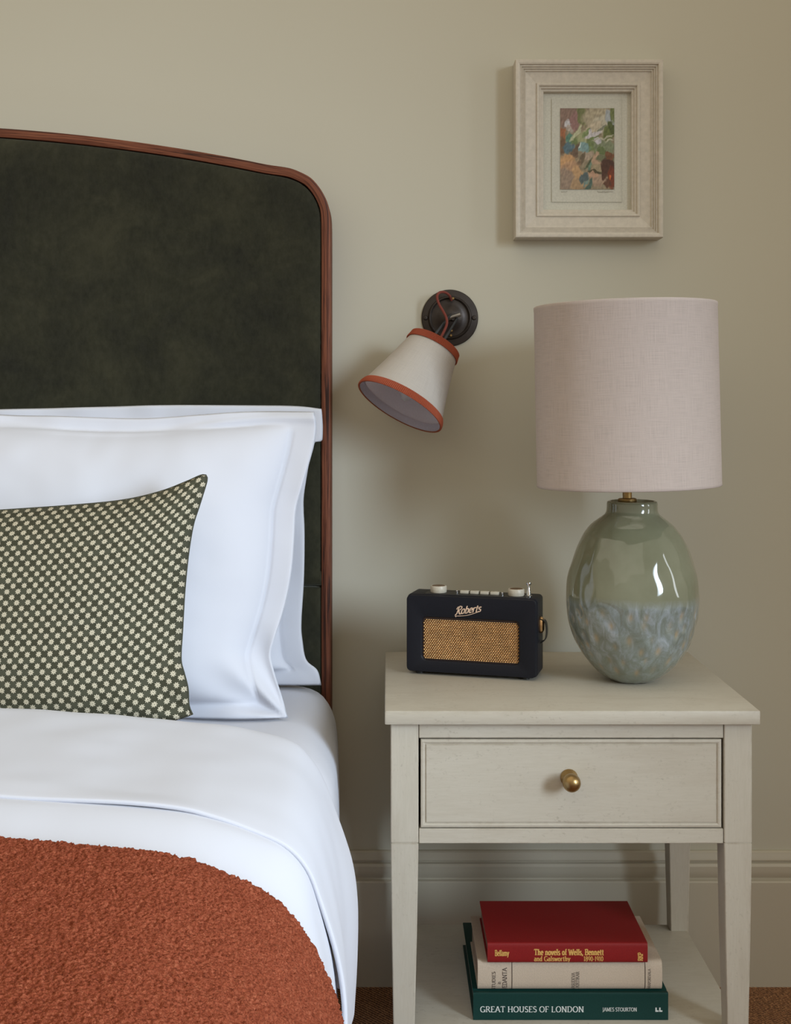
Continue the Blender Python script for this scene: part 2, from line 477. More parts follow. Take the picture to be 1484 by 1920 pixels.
fine_up = resample(up, 2400)
padded('velvet_panel', ZS + 0.001, top_z, [(p.x, p.z) for p in fine_up] + line_pts(xl, ZS + 0.001, xr, ZS + 0.001, 1200), 2.3925, 2.3785)
padded('velvet_panel', ZS - 0.6, lambda x: ZS - 0.001, line_pts(xl, ZS - 0.6, xl, ZS - 0.001) + line_pts(xr, ZS - 0.6, xr, ZS - 0.001) + line_pts(xl, ZS - 0.001, xr, ZS - 0.001, 1200) + line_pts(xl, ZS - 0.6, xr, ZS - 0.6, 1200), 2.3925, 2.3785, 120, 60)
obj('divan_base', box(-1.87, -0.12, 0.34, 2.37, 0.04, 0.352, 0.015, bm=bmesh.new()), mSheet, bed)
for x in (-1.8, -0.19):
    for y in (0.4, 2.3):
        obj('foot', lathe([(0.02, 0), (0.026, 0.04), (0.026, 0.045)], (x, y, 0), seg=16), mBlack, bed)

# ------------------------------------------------------------------ duvet, its turned-back fold, throw
def full_profile(pts, n):
    h = catmull([Vector((x, 0, z)) for x, z in pts], 6)
    full = [Vector((2 * CX - p.x, 0, p.z)) for p in h[:0:-1]] + h
    return resample(full, n)
def normals2(pr):
    out = []
    for i in range(len(pr)):
        t = (pr[min(i + 1, len(pr) - 1)] - pr[max(i - 1, 0)]).normalized()
        out.append(Vector((-t.z, 0, t.x)))
    return out
D_ = [(CX, .672), (-.80, .672), (-.60, .669), (-.44, .662), (-.257, .643), (-.179, .620), (-.137, .599), (-.108, .572), (-.087, .536), (-.072, .500), (-.063, .465), (-.057, .42), (-.055, .36), (-.057, .30), (-.06, .22)]
T_ = [(CX, .684), (-.80, .683), (-.60, .680), (-.44, .673), (-.257, .654), (-.179, .631), (-.137, .611), (-.104, .583), (-.080, .544), (-.063, .507), (-.052, .472), (-.045, .43), (-.043, .37), (-.046, .26)]
F0 = [(CX, .699), (-.72, .697), (-.47, .690), (-.2756, .677), (-.211, .666), (-.159, .649), (-.12, .630), (-.094, .601), (-.078, .559), (-.063, .500), (-.055, .44), (-.053, .38), (-.055, .32), (-.058, .25)]
F1 = [(CX, .722), (-.78, .721), (-.585, .715), (-.40, .703), (-.294, .692), (-.214, .684), (-.140, .667), (-.108, .638), (-.0893, .605), (-.0745, .565), (-.060, .520), (-.051, .48), (-.048, .43), (-.050, .37), (-.054, .28)]
N = 420
dp = full_profile(D_, N); dn = normals2(dp)
# mattress in a white fitted sheet: square-edged by the headboard, softer where the duvet lies on it
M0 = [(CX, .626), (-.60, .624), (-.44, .618), (-.257, .598), (-.195, .574), (-.168, .550), (-.148, .52), (-.128, .475), (-.115, .435), (-.110, .40), (-.112, .372), (-.122, .362), (-.16, .361), (-.5, .361), (CX, .361)]
M1 = [(CX, .624), (-.60, .624), (-.40, .624), (-.22, .624), (-.165, .622), (-.132, .612), (-.112, .592), (-.099, .560), (-.094, .52), (-.092, .47), (-.093, .40), (-.105, .364), (-.16, .361), (-.5, .361), (CX, .361)]
def closed_profile(pts, n):
    h = catmull([Vector((x, 0, z)) for x, z in pts], 6)
    h = resample(h, n)
    return [Vector((2 * CX - p.x, 0, p.z)) for p in h[::-1]] + h[1:-1]
NM = 150
m0, m1 = closed_profile(M0, NM), closed_profile(M1, NM)
bm = bmesh.new(); rows_ = []
my = [(0.325, 0.93), (0.33, 0.97), (0.35, 1.0)] + [(0.40 + 1.94 * k / 60, 1.0) for k in range(61)] + [(2.358, 0.994), (2.370, 0.984), (2.375, 0.965)]
for y, sc__ in my:
    tt = sstep(1.72, 1.92, y)
    row = []
    for a, b in zip(m0, m1):
        p = a.lerp(b, tt)
        cz = 0.49
        bulge = 0.012 * sstep(2.36, 2.05, y) * sstep(CX, -.2, p.x) * sstep(.36, .45, p.z) * sstep(.63, .55, p.z) * tt
        wv = 0.0015 * noise.noise(Vector((p.x * 8, y * 9, p.z * 8)))
        row.append(bm.verts.new((CX + (p.x - CX) * (1 - (1 - sc__) * 0.6) + bulge * (1 if p.x > CX else -1), y, cz + (p.z - cz) * sc__ + wv)))
    rows_.append(row)
for A, B in zip(rows_, rows_[1:]):
    for k in range(len(A)): bm.faces.new((A[k], A[(k + 1) % len(A)], B[(k + 1) % len(A)], B[k]))
bm.faces.new(rows_[0][::-1]); bm.faces.new(rows_[-1])
bmesh.ops.recalc_face_normals(bm, faces=bm.faces[:])
o = obj('mattress', bm, mSheet, angle=70); tag(o, 'mattress under a smooth white fitted sheet, seen between the pillows and the bedside table', 'mattress'); rehome(o)
f0 = full_profile(F0, N); f1 = full_profile(F1, N); f0n = normals2(f0); f1n = normals2(f1)
def duvet_pt(i, j):
    y = 0.30 + 1.35 * j / 180
    k = sstep(1.40, 1.480, y + 0.045 * sstep(0.58, 0.40, dp[i].z))
    p = dp[i].lerp(f0[i] - f0n[i] * 0.0058, k); q = dn[i].lerp(f0n[i], k).normalized()
    wv = 0.004 * noise.noise(Vector((p.x * 5, y * 4, p.z * 5))) + 0.0015 * noise.noise(Vector((p.x * 14 + 3, y * 9, p.z * 14)))
    side = sstep(0.60, 0.40, p.z)
    wv += side * 0.006 * math.sin(y * 17 + 2.0 * noise.noise(Vector((y * 3, p.z * 2, 0))))
    wv *= 1 - 0.6 * sstep(1.395, 1.34, y)
    wv *= 1 - 0.7 * sstep(1.46, 1.48, y)
    wv -= 0.014 * sstep(1.385, 1.35, y) + 0.024 * sstep(1.50, 1.56, y)
    return Vector((p.x + q.x * wv, y, p.z + q.z * wv))
bm, _ = grid(duvet_pt, N, 181)
duvet = thing('duvet', 'smooth white duvet on the bed with its top edge folded back', 'duvet', (CX, 1.1, 0.627))
obj('duvet_cover', bm, mDuvet, duvet, angle=180)
f0 = full_profile(F0, N); f1 = full_profile(F1, N); f0n = normals2(f0); f1n = normals2(f1)
ys = [(1.4900, 0.0065), (1.4875, 0.0056), (1.4863, 0.0040), (1.4861, 0.0026), (1.4864, 0.0013), (1.4872, 0.0004), (1.489, 0.0)]
ys += [(1.497 + 0.30 * k / 44, 0.0) for k in range(45)]
ys += [(1.797 + 0.055 * math.sin(a), 0.027 * (1 - math.cos(a))) for a in [PI * k / 20 for k in range(1, 11)]]
def flap_pt(i, j):
    y, ins = ys[j]
    tt = min(max((y - 1.488) / 0.31, 0), 1); tt = tt ** 0.8
    p = f0[i].lerp(f1[i], tt); q = f0n[i].lerp(f1n[i], tt).normalized()
    amp = sstep(1.486, 1.53, y)
    wv = amp * (0.004 * noise.noise(Vector((p.x * 6 + 9, y * 6, p.z * 4))) + 0.0022 * noise.noise(Vector((p.x * 13, y * 16 + 4, p.z * 7))))
    wv += 0.0020 * math.sin(p.x * 21 + 1.5) * (1 - amp)
    side = sstep(0.58, 0.42, p.z)
    wv += side * 0.006 * math.sin(y * 21 + 1.0 + 2.0 * noise.noise(Vector((y * 3, p.z * 3, 5))))
    # the hem is not quite straight
    yy = y + 0.004 * math.sin(p.x * 7.0) * (1 - sstep(1.5, 1.7, y)) - side * 0.03 * (1 - sstep(1.5, 1.75, y)) * sstep(0.5, 0.3, p.z)
    return Vector((p.x + q.x * (wv - ins), yy, p.z + q.z * (wv - ins)))
bm, _ = grid(flap_pt, N, len(ys))
bmesh.ops.recalc_face_normals(bm, faces=bm.faces[:])
obj('turned_back_fold', bm, mDuvet, duvet, angle=180)

# boucle throw: dense sheet with looped pile
x_min_dense = -0.56
tp = full_profile(T_, 3000)
tp = [p for p in tp if p.x > x_min_dense - 1e-6][:]
tp = resample(tp, 600); tn = normals2(tp)
NYT = 520
def throw_pt(i, j):
    y = 0.80 + 0.592 * j / (NYT - 1)
    p = tp[i]; q = tn[i]
    s = Vector((p.x, y, p.z))
    h = 0.0026 * noise.noise(s * 290) + 0.0016 * noise.noise(s * 420 + Vector((4, 4, 4))) + 0.0014 * noise.noise(s * 70)
    h += 0.003 * noise.noise(Vector((p.x * 5, y * 4, p.z * 5)))
    edge = sstep(1.384, 1.392, y)
    jx = 0.0022 * noise.noise(s * 150 + Vector((0, 9, 0))); jy = 0.0035 * noise.noise(s * 130 + Vector((7, 0, 2))) * (1 if y > 1.36 else 0.4)
    h -= 0.005 * edge * edge
    return Vector((p.x + q.x * h + jx * 0.5, y + jy, p.z + q.z * h))
bm, _ = grid(throw_pt, 600, NYT)
throw = thing('throw', 'rust orange boucle throw laid across the foot of the white duvet', 'blanket', (CX, 1.0, 0.68))
obj('boucle_cloth', bm, mThrow, throw, angle=180)
tp2 = [p for p in full_profile(T_, 260) if p.x <= x_min_dense + 0.01]
tn2 = normals2(tp2)
def throw_far(i, j):
    y = 0.80 + 0.592 * j / 90
    p = tp2[i]; q = tn2[i]; h = 0.004 * noise.noise(Vector((p.x, y, p.z)) * 60) - 0.004 * sstep(1.38, 1.392, y)
    return Vector((p.x + q.x * h, y, p.z + q.z * h))
bm, _ = grid(throw_far, len(tp2), 91)
obj('boucle_cloth', bm, mThrow, throw, angle=180)

# ------------------------------------------------------------------ pillows and cushion
def plane_pt(u, v, pl):
    zb, yb, zt, yt = pl
    Y = yb
    for _ in range(25):
        z = EYE - (v - VY) * Y / F
        Y = yb + (yt - yb) * (z - zb) / (zt - zb)
    return Vector(((u - VX) * Y / F, 0, EYE - (v - VY) * Y / F))

def soft_pad(name, pl, right, top, bottom, x_left, fl, Hf, Hb, mat, parent, NS=150, NTt=130, power=0.56, pw=3.4, wr=1.0, uvs=None, seed=0, extra=None, sink=0.85):
    zb, yb, zt, yt = pl
    R = resample(catmull([plane_pt(u, v, pl) for u, v in right], 6), NTt)
    T = [plane_pt(u, v, pl) for u, v in top]
    B = [plane_pt(u, v, pl) for u, v in bottom]
    T = [Vector((x_left, 0, T[0].z))] + T; B = [Vector((x_left, 0, B[0].z))] + B
    T[-1] = R[-1]; B[-1] = R[0]
    T = resample(catmull(T, 6), NS); B = resample(catmull(B, 6), NS)
    L = [B[0].lerp(T[0], k / (NTt - 1)) for k in range(NTt)]
    L = [p + Vector((0.03 * math.sin(PI * k / (NTt - 1)), 0, 0)) for k, p in enumerate(L)]
    W = (R[NTt // 2] - L[NTt // 2]).length; Hh = (T[NS // 2] - B[NS // 2]).length
    d = Vector((0, yt - yb, zt - zb)).normalized(); nrm = Vector((0, -d.z, d.y))
    def base(i, j):
        s = i / (NS - 1); t = j / (NTt - 1)
        return (B[i] * (1 - t) + T[i] * t + L[j] * (1 - s) + R[j] * s
                - (B[0] * (1 - s) * (1 - t) + B[-1] * s * (1 - t) + T[0] * (1 - s) * t + T[-1] * s * t))
    bm = bmesh.new(); lay = bm.loops.layers.uv.verify()
    Fr = {}; Bk = {}
    for i in range(NS):
        for j in range(NTt):
            s = i / (NS - 1); t = j / (NTt - 1)
            p = base(i, j); p = Vector((p.x, yb + (yt - yb) * (p.z - zb) / (zt - zb), p.z))
            fs = fl / W; ft = 0.62 * fl / Hh
            a = (s - fs) / (1 - 2 * fs) if fl else s; b = (t - ft) / (1 - 2 * ft) if fl else t
            border = (i in (0, NS - 1)) or (j in (0, NTt - 1))
            if 0 < a < 1 and 0 < b < 1:
                bb = b ** sink
                m = ((1 - abs(2 * a - 1) ** pw) * (1 - abs(2 * bb - 1) ** pw)) ** power
            else: m = 0.0
            nz = Vector((p.x * 7 + seed, p.z * 7, seed))
            wv = wr * (0.006 * noise.noise(nz) * min(1, m * 1.5) + 0.0016 * noise.noise(nz * 3.1))
            if fl and m == 0.0:
                e = min(s * W, (1 - s) * W, t * Hh, (1 - t) * Hh) / fl
                wv += wr * 0.010 * (1 - min(e, 1)) * noise.noise(Vector((p.x * 9 + seed * 2, p.z * 7.5, 3 + seed)))
                wv += 0.003 - 0.0035 * sstep(0.85, 1.0, min(e, 1))
            if extra: wv += extra(p, s, t, m)
            a_ = p + nrm * (Hf * m + wv + (0.0 if border else 0.0015)); b_ = p + nrm * (-Hb * m + wv - 0.0015)
            a_.z = max(a_.z, 0.6285); b_.z = max(b_.z, 0.6285)
            Fr[i, j] = bm.verts.new(a_)
            Bk[i, j] = Fr[i, j] if border else bm.verts.new(b_)
    def uvof(i, j):
        if not uvs: return (i / NS, j / NTt)
        return (i / (NS - 1) * W / uvs, j / (NTt - 1) * Hh / uvs)
    for i in range(NS - 1):
        for j in range(NTt - 1):
            q = ((i, j), (i + 1, j), (i + 1, j + 1), (i, j + 1))
            for D, o in ((Fr, q), (Bk, q[::-1])):
                try: f = bm.faces.new([D[k] for k in o])
                except ValueError: continue
                for lp, k in zip(f.loops, o): lp[lay].uv = uvof(*k)
    bm.normal_update()
    o_ = obj(name, bm, mat, parent, angle=180)
    return o_, {'R': [Fr_ for Fr_ in R]}

# back pillow, standing against the headboard
def ex_back(p, s, t, m):
    return 0.0
o, _ = soft_pad('pillow', (0.628, 2.321, 1.157, 2.352),
    [(603, 1284), (596, 1256), (575, 1236), (568, 1200), (566, 1165), (571, 1080), (572, 1000), (570, 940), (575, 900), (582, 860), (588, 836), (591, 830), (594, 828.5), (601, 828), (604.5, 826), (605.5, 820), (606, 800), (604.5, 775), (603.5, 767)],
    [(-60, 769), (60, 766), (150, 764), (300, 760), (400, 760), (545, 761), (604, 766)],
    [(-60, 1290), (200, 1290), (400, 1288), (520, 1285), (603, 1284)], -0.86, 0.045, 0.085, 0.012, mSheet, None, seed=2.0)
tag(o, 'white pillow with flat border standing against the headboard, behind the other white pillow', 'pillow'); rehome(o)

# front pillow, leaning on the back one
def ex_front(p, s, t, m):
    h = 0.0
    # creases that run to the lower right corner
    dx = -0.168 - p.x; dz = p.z - 0.628
    r = math.hypot(dx, dz)
    if r < 0.20:
        ang = math.atan2(dz, dx)
        h += 0.010 * math.sin(ang * 9.0 + 1.0) * sstep(0.20, 0.07, r) * sstep(0.0, 0.05, r)
    # slack ridge under the top hem
    h += 0.006 * math.exp(-((t - 0.955 + 0.02 * math.sin(p.x * 9)) / 0.012) ** 2)
    return h
o, _ = soft_pad('pillow', (0.628, 2.088, 1.155, 2.235),
    [(541, 1347), (527, 1300), (515, 1262), (508, 1228), (515, 1200), (528, 1160), (541, 1110), (549, 1060), (553, 1005), (556, 955), (568, 912), (581, 868), (591, 828), (594, 800), (590, 773)],
    [(-60, 776), (0, 777), (150, 783), (260, 786), (330, 783), (400, 778), (490, 771), (545, 771), (590, 773)],
    [(-60, 1352), (200, 1352), (360, 1348), (460, 1350), (541, 1347)], -0.88, 0.042, 0.095, 0.015, mSheet, None, seed=5.0, extra=ex_front, wr=1.2)
tag(o, 'plump white pillow with flat border, foremost of the two white pillows, behind the green cushion', 'pillow'); rehome(o)

# patterned cushion
def ex_c(p, s, t, m):
    h = 0.0
    d = (p.x + 0.28); 
    # pinch at the lower right corner
    r = math.hypot(p.x + 0.307, p.z - 0.675)
    h += 0.006 * math.sin(math.atan2(p.z - 0.66, -0.29 - p.x) * 7) * sstep(0.13, 0.05, r)
    return h
right_c = [(361, 1340), (354, 1322), (352, 1290), (345, 1262), (339, 1235), (342, 1180), (346, 1110), (353, 1040), (362, 985), (373, 950), (383, 918), (388, 900), (386, 891)]
top_c = [(-60, 961), (0, 957), (130, 948), (230, 938), (300, 922), (350, 903), (375, 892), (386, 891)]
bot_c = [(-60, 1385), (100, 1385), (200, 1378), (290, 1362), (340, 1348), (361, 1340)]
cushion = thing('cushion', 'green cushion with small cream flower check, propped on the white pillow', 'cushion', (-0.60, 1.97, 0.64))
o, dd = soft_pad('cushion_cover', (0.64, 1.915, 1.045, 2.015), right_c, top_c, bot_c, -0.90, 0.0, 0.098, 0.045, mCush, cushion, NS=190, NTt=130, power=0.54, pw=2.3, wr=0.6, uvs=0.0083, seed=8.0, extra=ex_c, sink=0.8)
def cpt(u, v):
    p = plane_pt(u, v, (0.64, 1.915, 1.045, 2.015)); return Vector((p.x, 1.915 + 0.10 * (p.z - 0.64) / 0.405, p.z))
edge = [cpt(u, v) for u, v in right_c] + [cpt(u, v) for u, v in top_c[::-1][1:]]
edge = resample(catmull(edge, 6), 160)
obj('seam', tube(edge, 0.0016, 6), M_plain('green_seam', (0.055, 0.056, 0.036), 0.9), cushion)

# ------------------------------------------------------------------ bedside table
TX0, TX1 = -0.0034, 0.5942
TZ = 0.675
tbl = thing('bedside_table', 'limed off-white bedside table with one drawer, a low shelf and tapered legs', 'table', (0.2955, 2.18, 0))
obj('table_top', box(TX0, TX1, 1.95, 2.42, TZ - 0.0225, TZ, 0.0022, 2), mTable, tbl)
LX0, LX1, LY0, LY1 = 0.006, 0.585, 1.965, 2.4
lw = 0.0445
Zj = EYE - (1581 - VY) * 1.965 / F           # joint line where the taper begins
def leg_mesh(cx, cy, sx, sy):
    """sx, sy : direction of the table's middle; the taper is stronger on the inner faces"""
    bm = bmesh.new()
    h = lw / 2
    sec = [(TZ - 0.0226, 0, 0), (Zj + 0.0012, 0, 0), (Zj + 0.0006, -0.0012, -0.0012), (Zj - 0.0006, -0.0012, -0.0012), (Zj - 0.0012, 0, 0),
           (Zj - 0.15, 0.0017, 0.0025), (Zj - 0.29, 0.0040, 0.0060), (0.0, 0.006, 0.009)]
    rings = []
    for z, o_, i_ in sec:
        if o_ < 0: o_ = i_ = 0.0012
        xa, xb = (cx - h + o_, cx + h - i_) if sx > 0 else (cx - h + i_, cx + h - o_)
        ya, yb = (cy - h + o_, cy + h - i_) if sy > 0 else (cy - h + i_, cy + h - o_)
        c = 0.0012
        rings.append([bm.verts.new(p) for p in ((xa + c, ya, z), (xb - c, ya, z), (xb, ya + c, z), (xb, yb - c, z), (xb - c, yb, z), (xa + c, yb, z), (xa, yb - c, z), (xa, ya + c, z))])
    for A, B in zip(rings, rings[1:]):
        for k in range(8): bm.faces.new((A[k], B[k], B[(k + 1) % 8], A[(k + 1) % 8]))
    bm.faces.new(rings[0]); bm.faces.new(rings[-1][::-1])
    bmesh.ops.recalc_face_normals(bm, faces=bm.faces[:])
    return bm
for cx, sx in ((LX0 + lw / 2, 1), (LX1 - lw / 2, -1)):
    for cy, sy in ((LY0 + lw / 2, 1), (LY1 - lw / 2, -1)):
        obj('leg', leg_mesh(cx, cy, sx, sy), mTableV, tbl, smooth=False)
xi0, xi1 = LX0 + lw + 0.0008, LX1 - lw - 0.0008
zr1 = EYE - (1383.5 - VY) * 1.968 / F; zr0 = EYE - (1553.5 - VY) * 1.968 / F; zb = EYE - (1581 - VY) * 1.968 / F
obj('top_rail', box(xi0, xi1, 1.967, 1.99, zr1, TZ - 0.0227, 0.0008, 1), mTable, tbl)
obj('bottom_rail', box(xi0, xi1, 1.967, 1.99, zb, zr0, 0.0008, 1), mTable, tbl)
for xa, xb in ((LX0 + 0.012, LX0 + 0.030), (LX1 - 0.030, LX1 - 0.012)):
    obj('side_panel', box(xa, xb, LY0 + lw, LY1 - lw, zb, TZ - 0.0226, 0.0008, 1), mTable, tbl)
obj('back_panel', box(xi0, xi1, LY1 - 0.03, LY1 - 0.012, zb, TZ - 0.0226, 0.0008, 1), mTable, tbl)
obj('inner_bottom', box(xi0, xi1, 1.992, LY1 - 0.032, zb, zb + 0.008), mTable, tbl)
obj('shelf', box(LX0 + 0.006, LX1 - 0.006, LY0 + 0.012, LY1 - 0.008, 0.149 - 0.02, 0.149, 0.0016, 2), mTable, tbl)
# drawer front: beaded edge round a flat field
dx0, dx1, dz0, dz1 = xi0 + 0.0028, xi1 - 0.0028, zr0 + 0.0016, zr1 - 0.0022
def rect_rings(prof, x0, x1, z0, z1, y):
    bm = bmesh.new(); rings = []
    for d, dy in prof:
        rings.append([bm.verts.new(p) for p in ((x0 + d, y + dy, z0 + d), (x1 - d, y + dy, z0 + d), (x1 - d, y + dy, z1 - d), (x0 + d, y + dy, z1 - d))])
    for A, B in zip(rings, rings[1:]):
        for k in range(4): bm.faces.new((A[k], A[(k + 1) % 4], B[(k + 1) % 4], B[k]))
    bm.faces.new(rings[-1])
    return bm, rings
bm, rg = rect_rings([(0, 0.02), (0, 0.0012), (0.0008, 0.0), (0.0040, -0.0006), (0.0062, 0.0002), (0.0072, 0.0018), (0.0080, 0.0018), (0.0090, 0.0)], dx0, dx1, dz0, dz1, 1.9675)
bm.faces.new(rg[0][::-1])
bmesh.ops.recalc_face_normals(bm, faces=bm.faces[:])
drawer = obj('drawer', bm, mTable, tbl, smooth=False)
kx, kz = at(1067.5, 1458, 1.9675).x, at(1067.5, 1458, 1.9675).z
knob = obj('knob', lathe([(0.0, 0), (0.0138, 0), (0.0142, 0.0015), (0.0132, 0.004), (0.0105, 0.007), (0.0085, 0.011), (0.0085, 0.014), (0.0105, 0.0175), (0.0132, 0.0215), (0.0145, 0.027),
      (0.0140, 0.032), (0.0120, 0.0365), (0.0085, 0.0397), (0.004, 0.0412), (0.0, 0.0416)], (kx, 1.9675, kz), (0, -1, 0), 32), mBrass, tbl)
knob.parent = drawer; knob['label'] = 'round aged brass knob'

# ------------------------------------------------------------------ table lamp
LY = 2.17
lx = (1186 - VX) * LY / F
lamp = thing('table_lamp', 'table lamp with egg shaped green glazed ceramic base and pale linen drum shade', 'lamp', (lx, LY, TZ))
hw = [(1293, 34), (1290, 42), (1284, 53), (1278, 61), (1270, 70), (1263, 77), (1252, 86), (1241.7, 93), (1220, 104), (1199, 112), (1177.6, 117.5), (1156, 121), (1135, 123), (1113.5, 122), (1092, 119), (1071, 114.5), (1050, 108.5), (1028, 101), (1007, 91), (996, 84), (985, 76), (976, 66), (969, 57), (963, 50.5), (958, 48), (950, 47.2), (942, 47), (938.5, 46.2), (937, 44), (937.5, 41), (941, 40)]
S = LY / F
base_prof = [Vector((h * S, 0, EYE - (v - VY) * S)) for v, h in hw]
z0_ = TZ + 0.0002
zmin = base_prof[0].z
base_prof = [Vector((p.x, 0, z0_ + (p.z - zmin) * (0.992 - z0_) / (max(q.z for q in base_prof) - zmin) - 0.0)) for p in base_prof]
bp = resample(catmull(base_prof, 5), 130)
SEG = 190
dim = []
for r_ in range(6):
    n_ = 15
    for k in range(n_):
        zz = TZ + 0.030 + 0.0205 * r_ + random.uniform(-.006, .006)
        th = 2 * PI * (k + 0.5 * (r_ % 2)) / n_ + random.uniform(-.11, .11)
        dim.append((th, zz, random.uniform(0.0065, 0.0105), random.uniform(0.25, 1.0)))
bm = bmesh.new(); fl_ = bm.verts.layers.float.new('dimple')
V = []
for j, p in enumerate(bp):
    row = []
    for k in range(SEG):
        th = 2 * PI * k / SEG
        r = p.x; dval = 0.0
        zrel = (p.z - TZ) / 0.32
        body = sstep(0.95, 0.80, zrel)
        q = Vector((math.cos(th), math.sin(th), p.z * 8.5))
        r += body * (0.0030 * noise.noise(q * 1.35 + Vector((3, 1, 2))) + 0.0021 * noise.noise(Vector((math.cos(th) * 3.4, math.sin(th) * 3.4, p.z * 26))))
        if p.z < TZ + 0.165:
            for dt, dz, dr, da in dim:
                if abs(dz - p.z) > 0.03: continue
                dth = (th - dt + PI) % (2 * PI) - PI
                d2 = ((dth * p.x) ** 2 + ((p.z - dz) * 0.8) ** 2) / dr ** 2
                if d2 < 6:
                    g = math.exp(-d2 * 1.2); r -= 0.0022 * g
                    up_ = math.exp(-(((dth * p.x) ** 2) / (dr * 0.42) ** 2 + ((p.z - dz - 0.001) / (dr * 0.7)) ** 2))
                    dval = max(dval, up_ * da)
        zz = p.z
        if zrel < 0.03: zz += 0.0016 * max(0, noise.noise(Vector((math.cos(th) * 2.2, math.sin(th) * 2.2, 7))))
        v = bm.verts.new((lx + r * math.cos(th), LY + r * math.sin(th), zz)); v[fl_] = dval * 0.85
        row.append(v)
    V.append(row)
for A, B in zip(V, V[1:]):
    for k in range(SEG): bm.faces.new((A[k], A[(k + 1) % SEG], B[(k + 1) % SEG], B[k]))
bm.faces.new(V[0][::-1]); bm.faces.new(V[-1])
obj('ceramic_base', bm, mGlaze, lamp, angle=80)
tilt = math.radians(1.2)
ax = Vector((-math.sin(tilt), 0, math.cos(tilt)))
nb = Vector((at(1177, 940, LY).x, LY, at(0, 940, LY).z))
obj('brass_stem', lathe([(0, -0.004), (0.0155, -0.004), (0.0165, 0.0), (0.0165, 0.004), (0.0145, 0.0055), (0.0080, 0.006), (0.0080, 0.018), (0.0105, 0.0185), (0.0105, 0.075), (0.006, 0.078), (0.004, 0.26), (0, 0.26)], nb, ax, 32), mBrass, lamp)
sb = Vector((at(1178.6, 912, LY).x, LY, EYE - (911 - VY) * S)); RS = 0.1605; HS = 0.3195
seg = 120
bm = bmesh.new(); uvl = bm.loops.layers.uv.verify()
x_, y_, a_ = frame_of(ax)
def ring_at(r, h): return [bm.verts.new(sb + a_ * h + (x_ * math.cos(2 * PI * k / seg) + y_ * math.sin(2 * PI * k / seg)) * r) for k in range(seg)]
pr = [(RS - 0.0032, 0.003), (RS - 0.0030, 0.0003), (RS - 0.0006, 0.0), (RS + 0.0004, 0.0012), (RS + 0.0004, 0.0055), (RS, 0.0068), (RS - 0.0004, HS * .5), (RS - 0.0010, HS - 0.0068), (RS - 0.0006, HS - 0.0055), (RS - 0.0006, HS - 0.0012), (RS - 0.0016, HS), (RS - 0.0036, HS - 0.0003), (RS - 0.0038, HS - 0.003)]
rings = [ring_at(r, h) for r, h in pr]
for n_, (A, B) in enumerate(zip(rings, rings[1:])):
    for k in range(seg):
        f = bm.faces.new((A[k], A[(k + 1) % seg], B[(k + 1) % seg], B[k]))
        for lp, (kk, hh) in zip(f.loops, ((k, pr[n_][1]), (k + 1, pr[n_][1]), (k + 1, pr[n_ + 1][1]), (k, pr[n_ + 1][1]))):
            lp[uvl].uv = (2 * PI * kk / seg * RS, hh)
shade = obj('lamp_shade', bm, mShade, lamp, angle=70); shade['label'] = 'pale pink grey linen drum shade'
bm = lathe([(RS - 0.0034, 0.003), (RS - 0.0040, HS - 0.003)], sb, ax, 96, caps=False)
o = obj('shade_lining', bm, M_plain('white_lining', (0.62, 0.58, 0.52), 0.8), shade); o.parent = shade
bm = bmesh.new()
top_c_ = sb + a_ * (HS - 0.02)
for k in range(3):
    th = 2 * PI * k / 3 + 0.4
    tube([top_c_, top_c_ + (x_ * math.cos(th) + y_ * math.sin(th)) * (RS - 0.003)], 0.0016, 6, bm)
lathe([(0, -0.004), (0.012, -0.004), (0.012, 0.004), (0, 0.004)], top_c_, ax, 20, bm)
obj('shade_carrier', bm, mBrass, lamp)

# ------------------------------------------------------------------ stroke lettering
def arc(cx, cy, rx, ry, a0, a1, n=10):
    return [(cx + rx * math.cos(math.radians(a0 + (a1 - a0) * k / n)), cy + ry * math.sin(math.radians(a0 + (a1 - a0) * k / n))) for k in range(n + 1)]
G = {}
G['A'] = (.86, [[(.04, 0), (.43, 1)], [(.43, 1), (.82, 0)], [(.18, .36), (.68, .36)]])
G['B'] = (.72, [[(.14, 0), (.14, 1)], [(.14, 1), (.36, 1)] + arc(.36, .76, .24, .24, 90, -90) + [(.14, .52)], [(.36, .52)] + arc(.38, .26, .27, .26, 90, -90) + [(.14, 0)]])
G['D'] = (.86, [[(.14, 0), (.14, 1)], [(.14, 1), (.36, 1)] + arc(.36, .5, .42, .5, 90, -90, 14) + [(.14, 0)]])
G['E'] = (.68, [[(.14, 0), (.14, 1)], [(.14, 1), (.6, 1)], [(.14, .52), (.5, .52)], [(.14, 0), (.62, 0)]])
G['F'] = (.64, [[(.14, 0), (.14, 1)], [(.14, 1), (.6, 1)], [(.14, .52), (.5, .52)]])
G['G'] = (.88, [arc(.46, .5, .40, .5, 48, 330, 18), [(.80, .05), (.80, .42)], [(.58, .42), (.86, .42)]])
G['H'] = (.90, [[(.15, 0), (.15, 1)], [(.75, 0), (.75, 1)], [(.15, .52), (.75, .52)]])
G['I'] = (.36, [[(.18, 0), (.18, 1)]])
G['J'] = (.46, [[(.28, 1), (.28, .1)] + arc(.12, .05, .16, .25, 0, -90, 5)])
G['K'] = (.82, [[(.14, 0), (.14, 1)], [(.68, 1), (.16, .45)], [(.34, .62), (.76, 0)]])
G['L'] = (.66, [[(.14, 0), (.14, 1)], [(.14, 0), (.62, 0)]])
G['M'] = (1.04, [[(.14, 0), (.14, 1)], [(.14, 1), (.52, .1)], [(.52, .1), (.90, 1)], [(.90, 1), (.90, 0)]])
G['N'] = (.90, [[(.14, 0), (.14, 1)], [(.14, 1), (.76, 0)], [(.76, 0), (.76, 1)]])
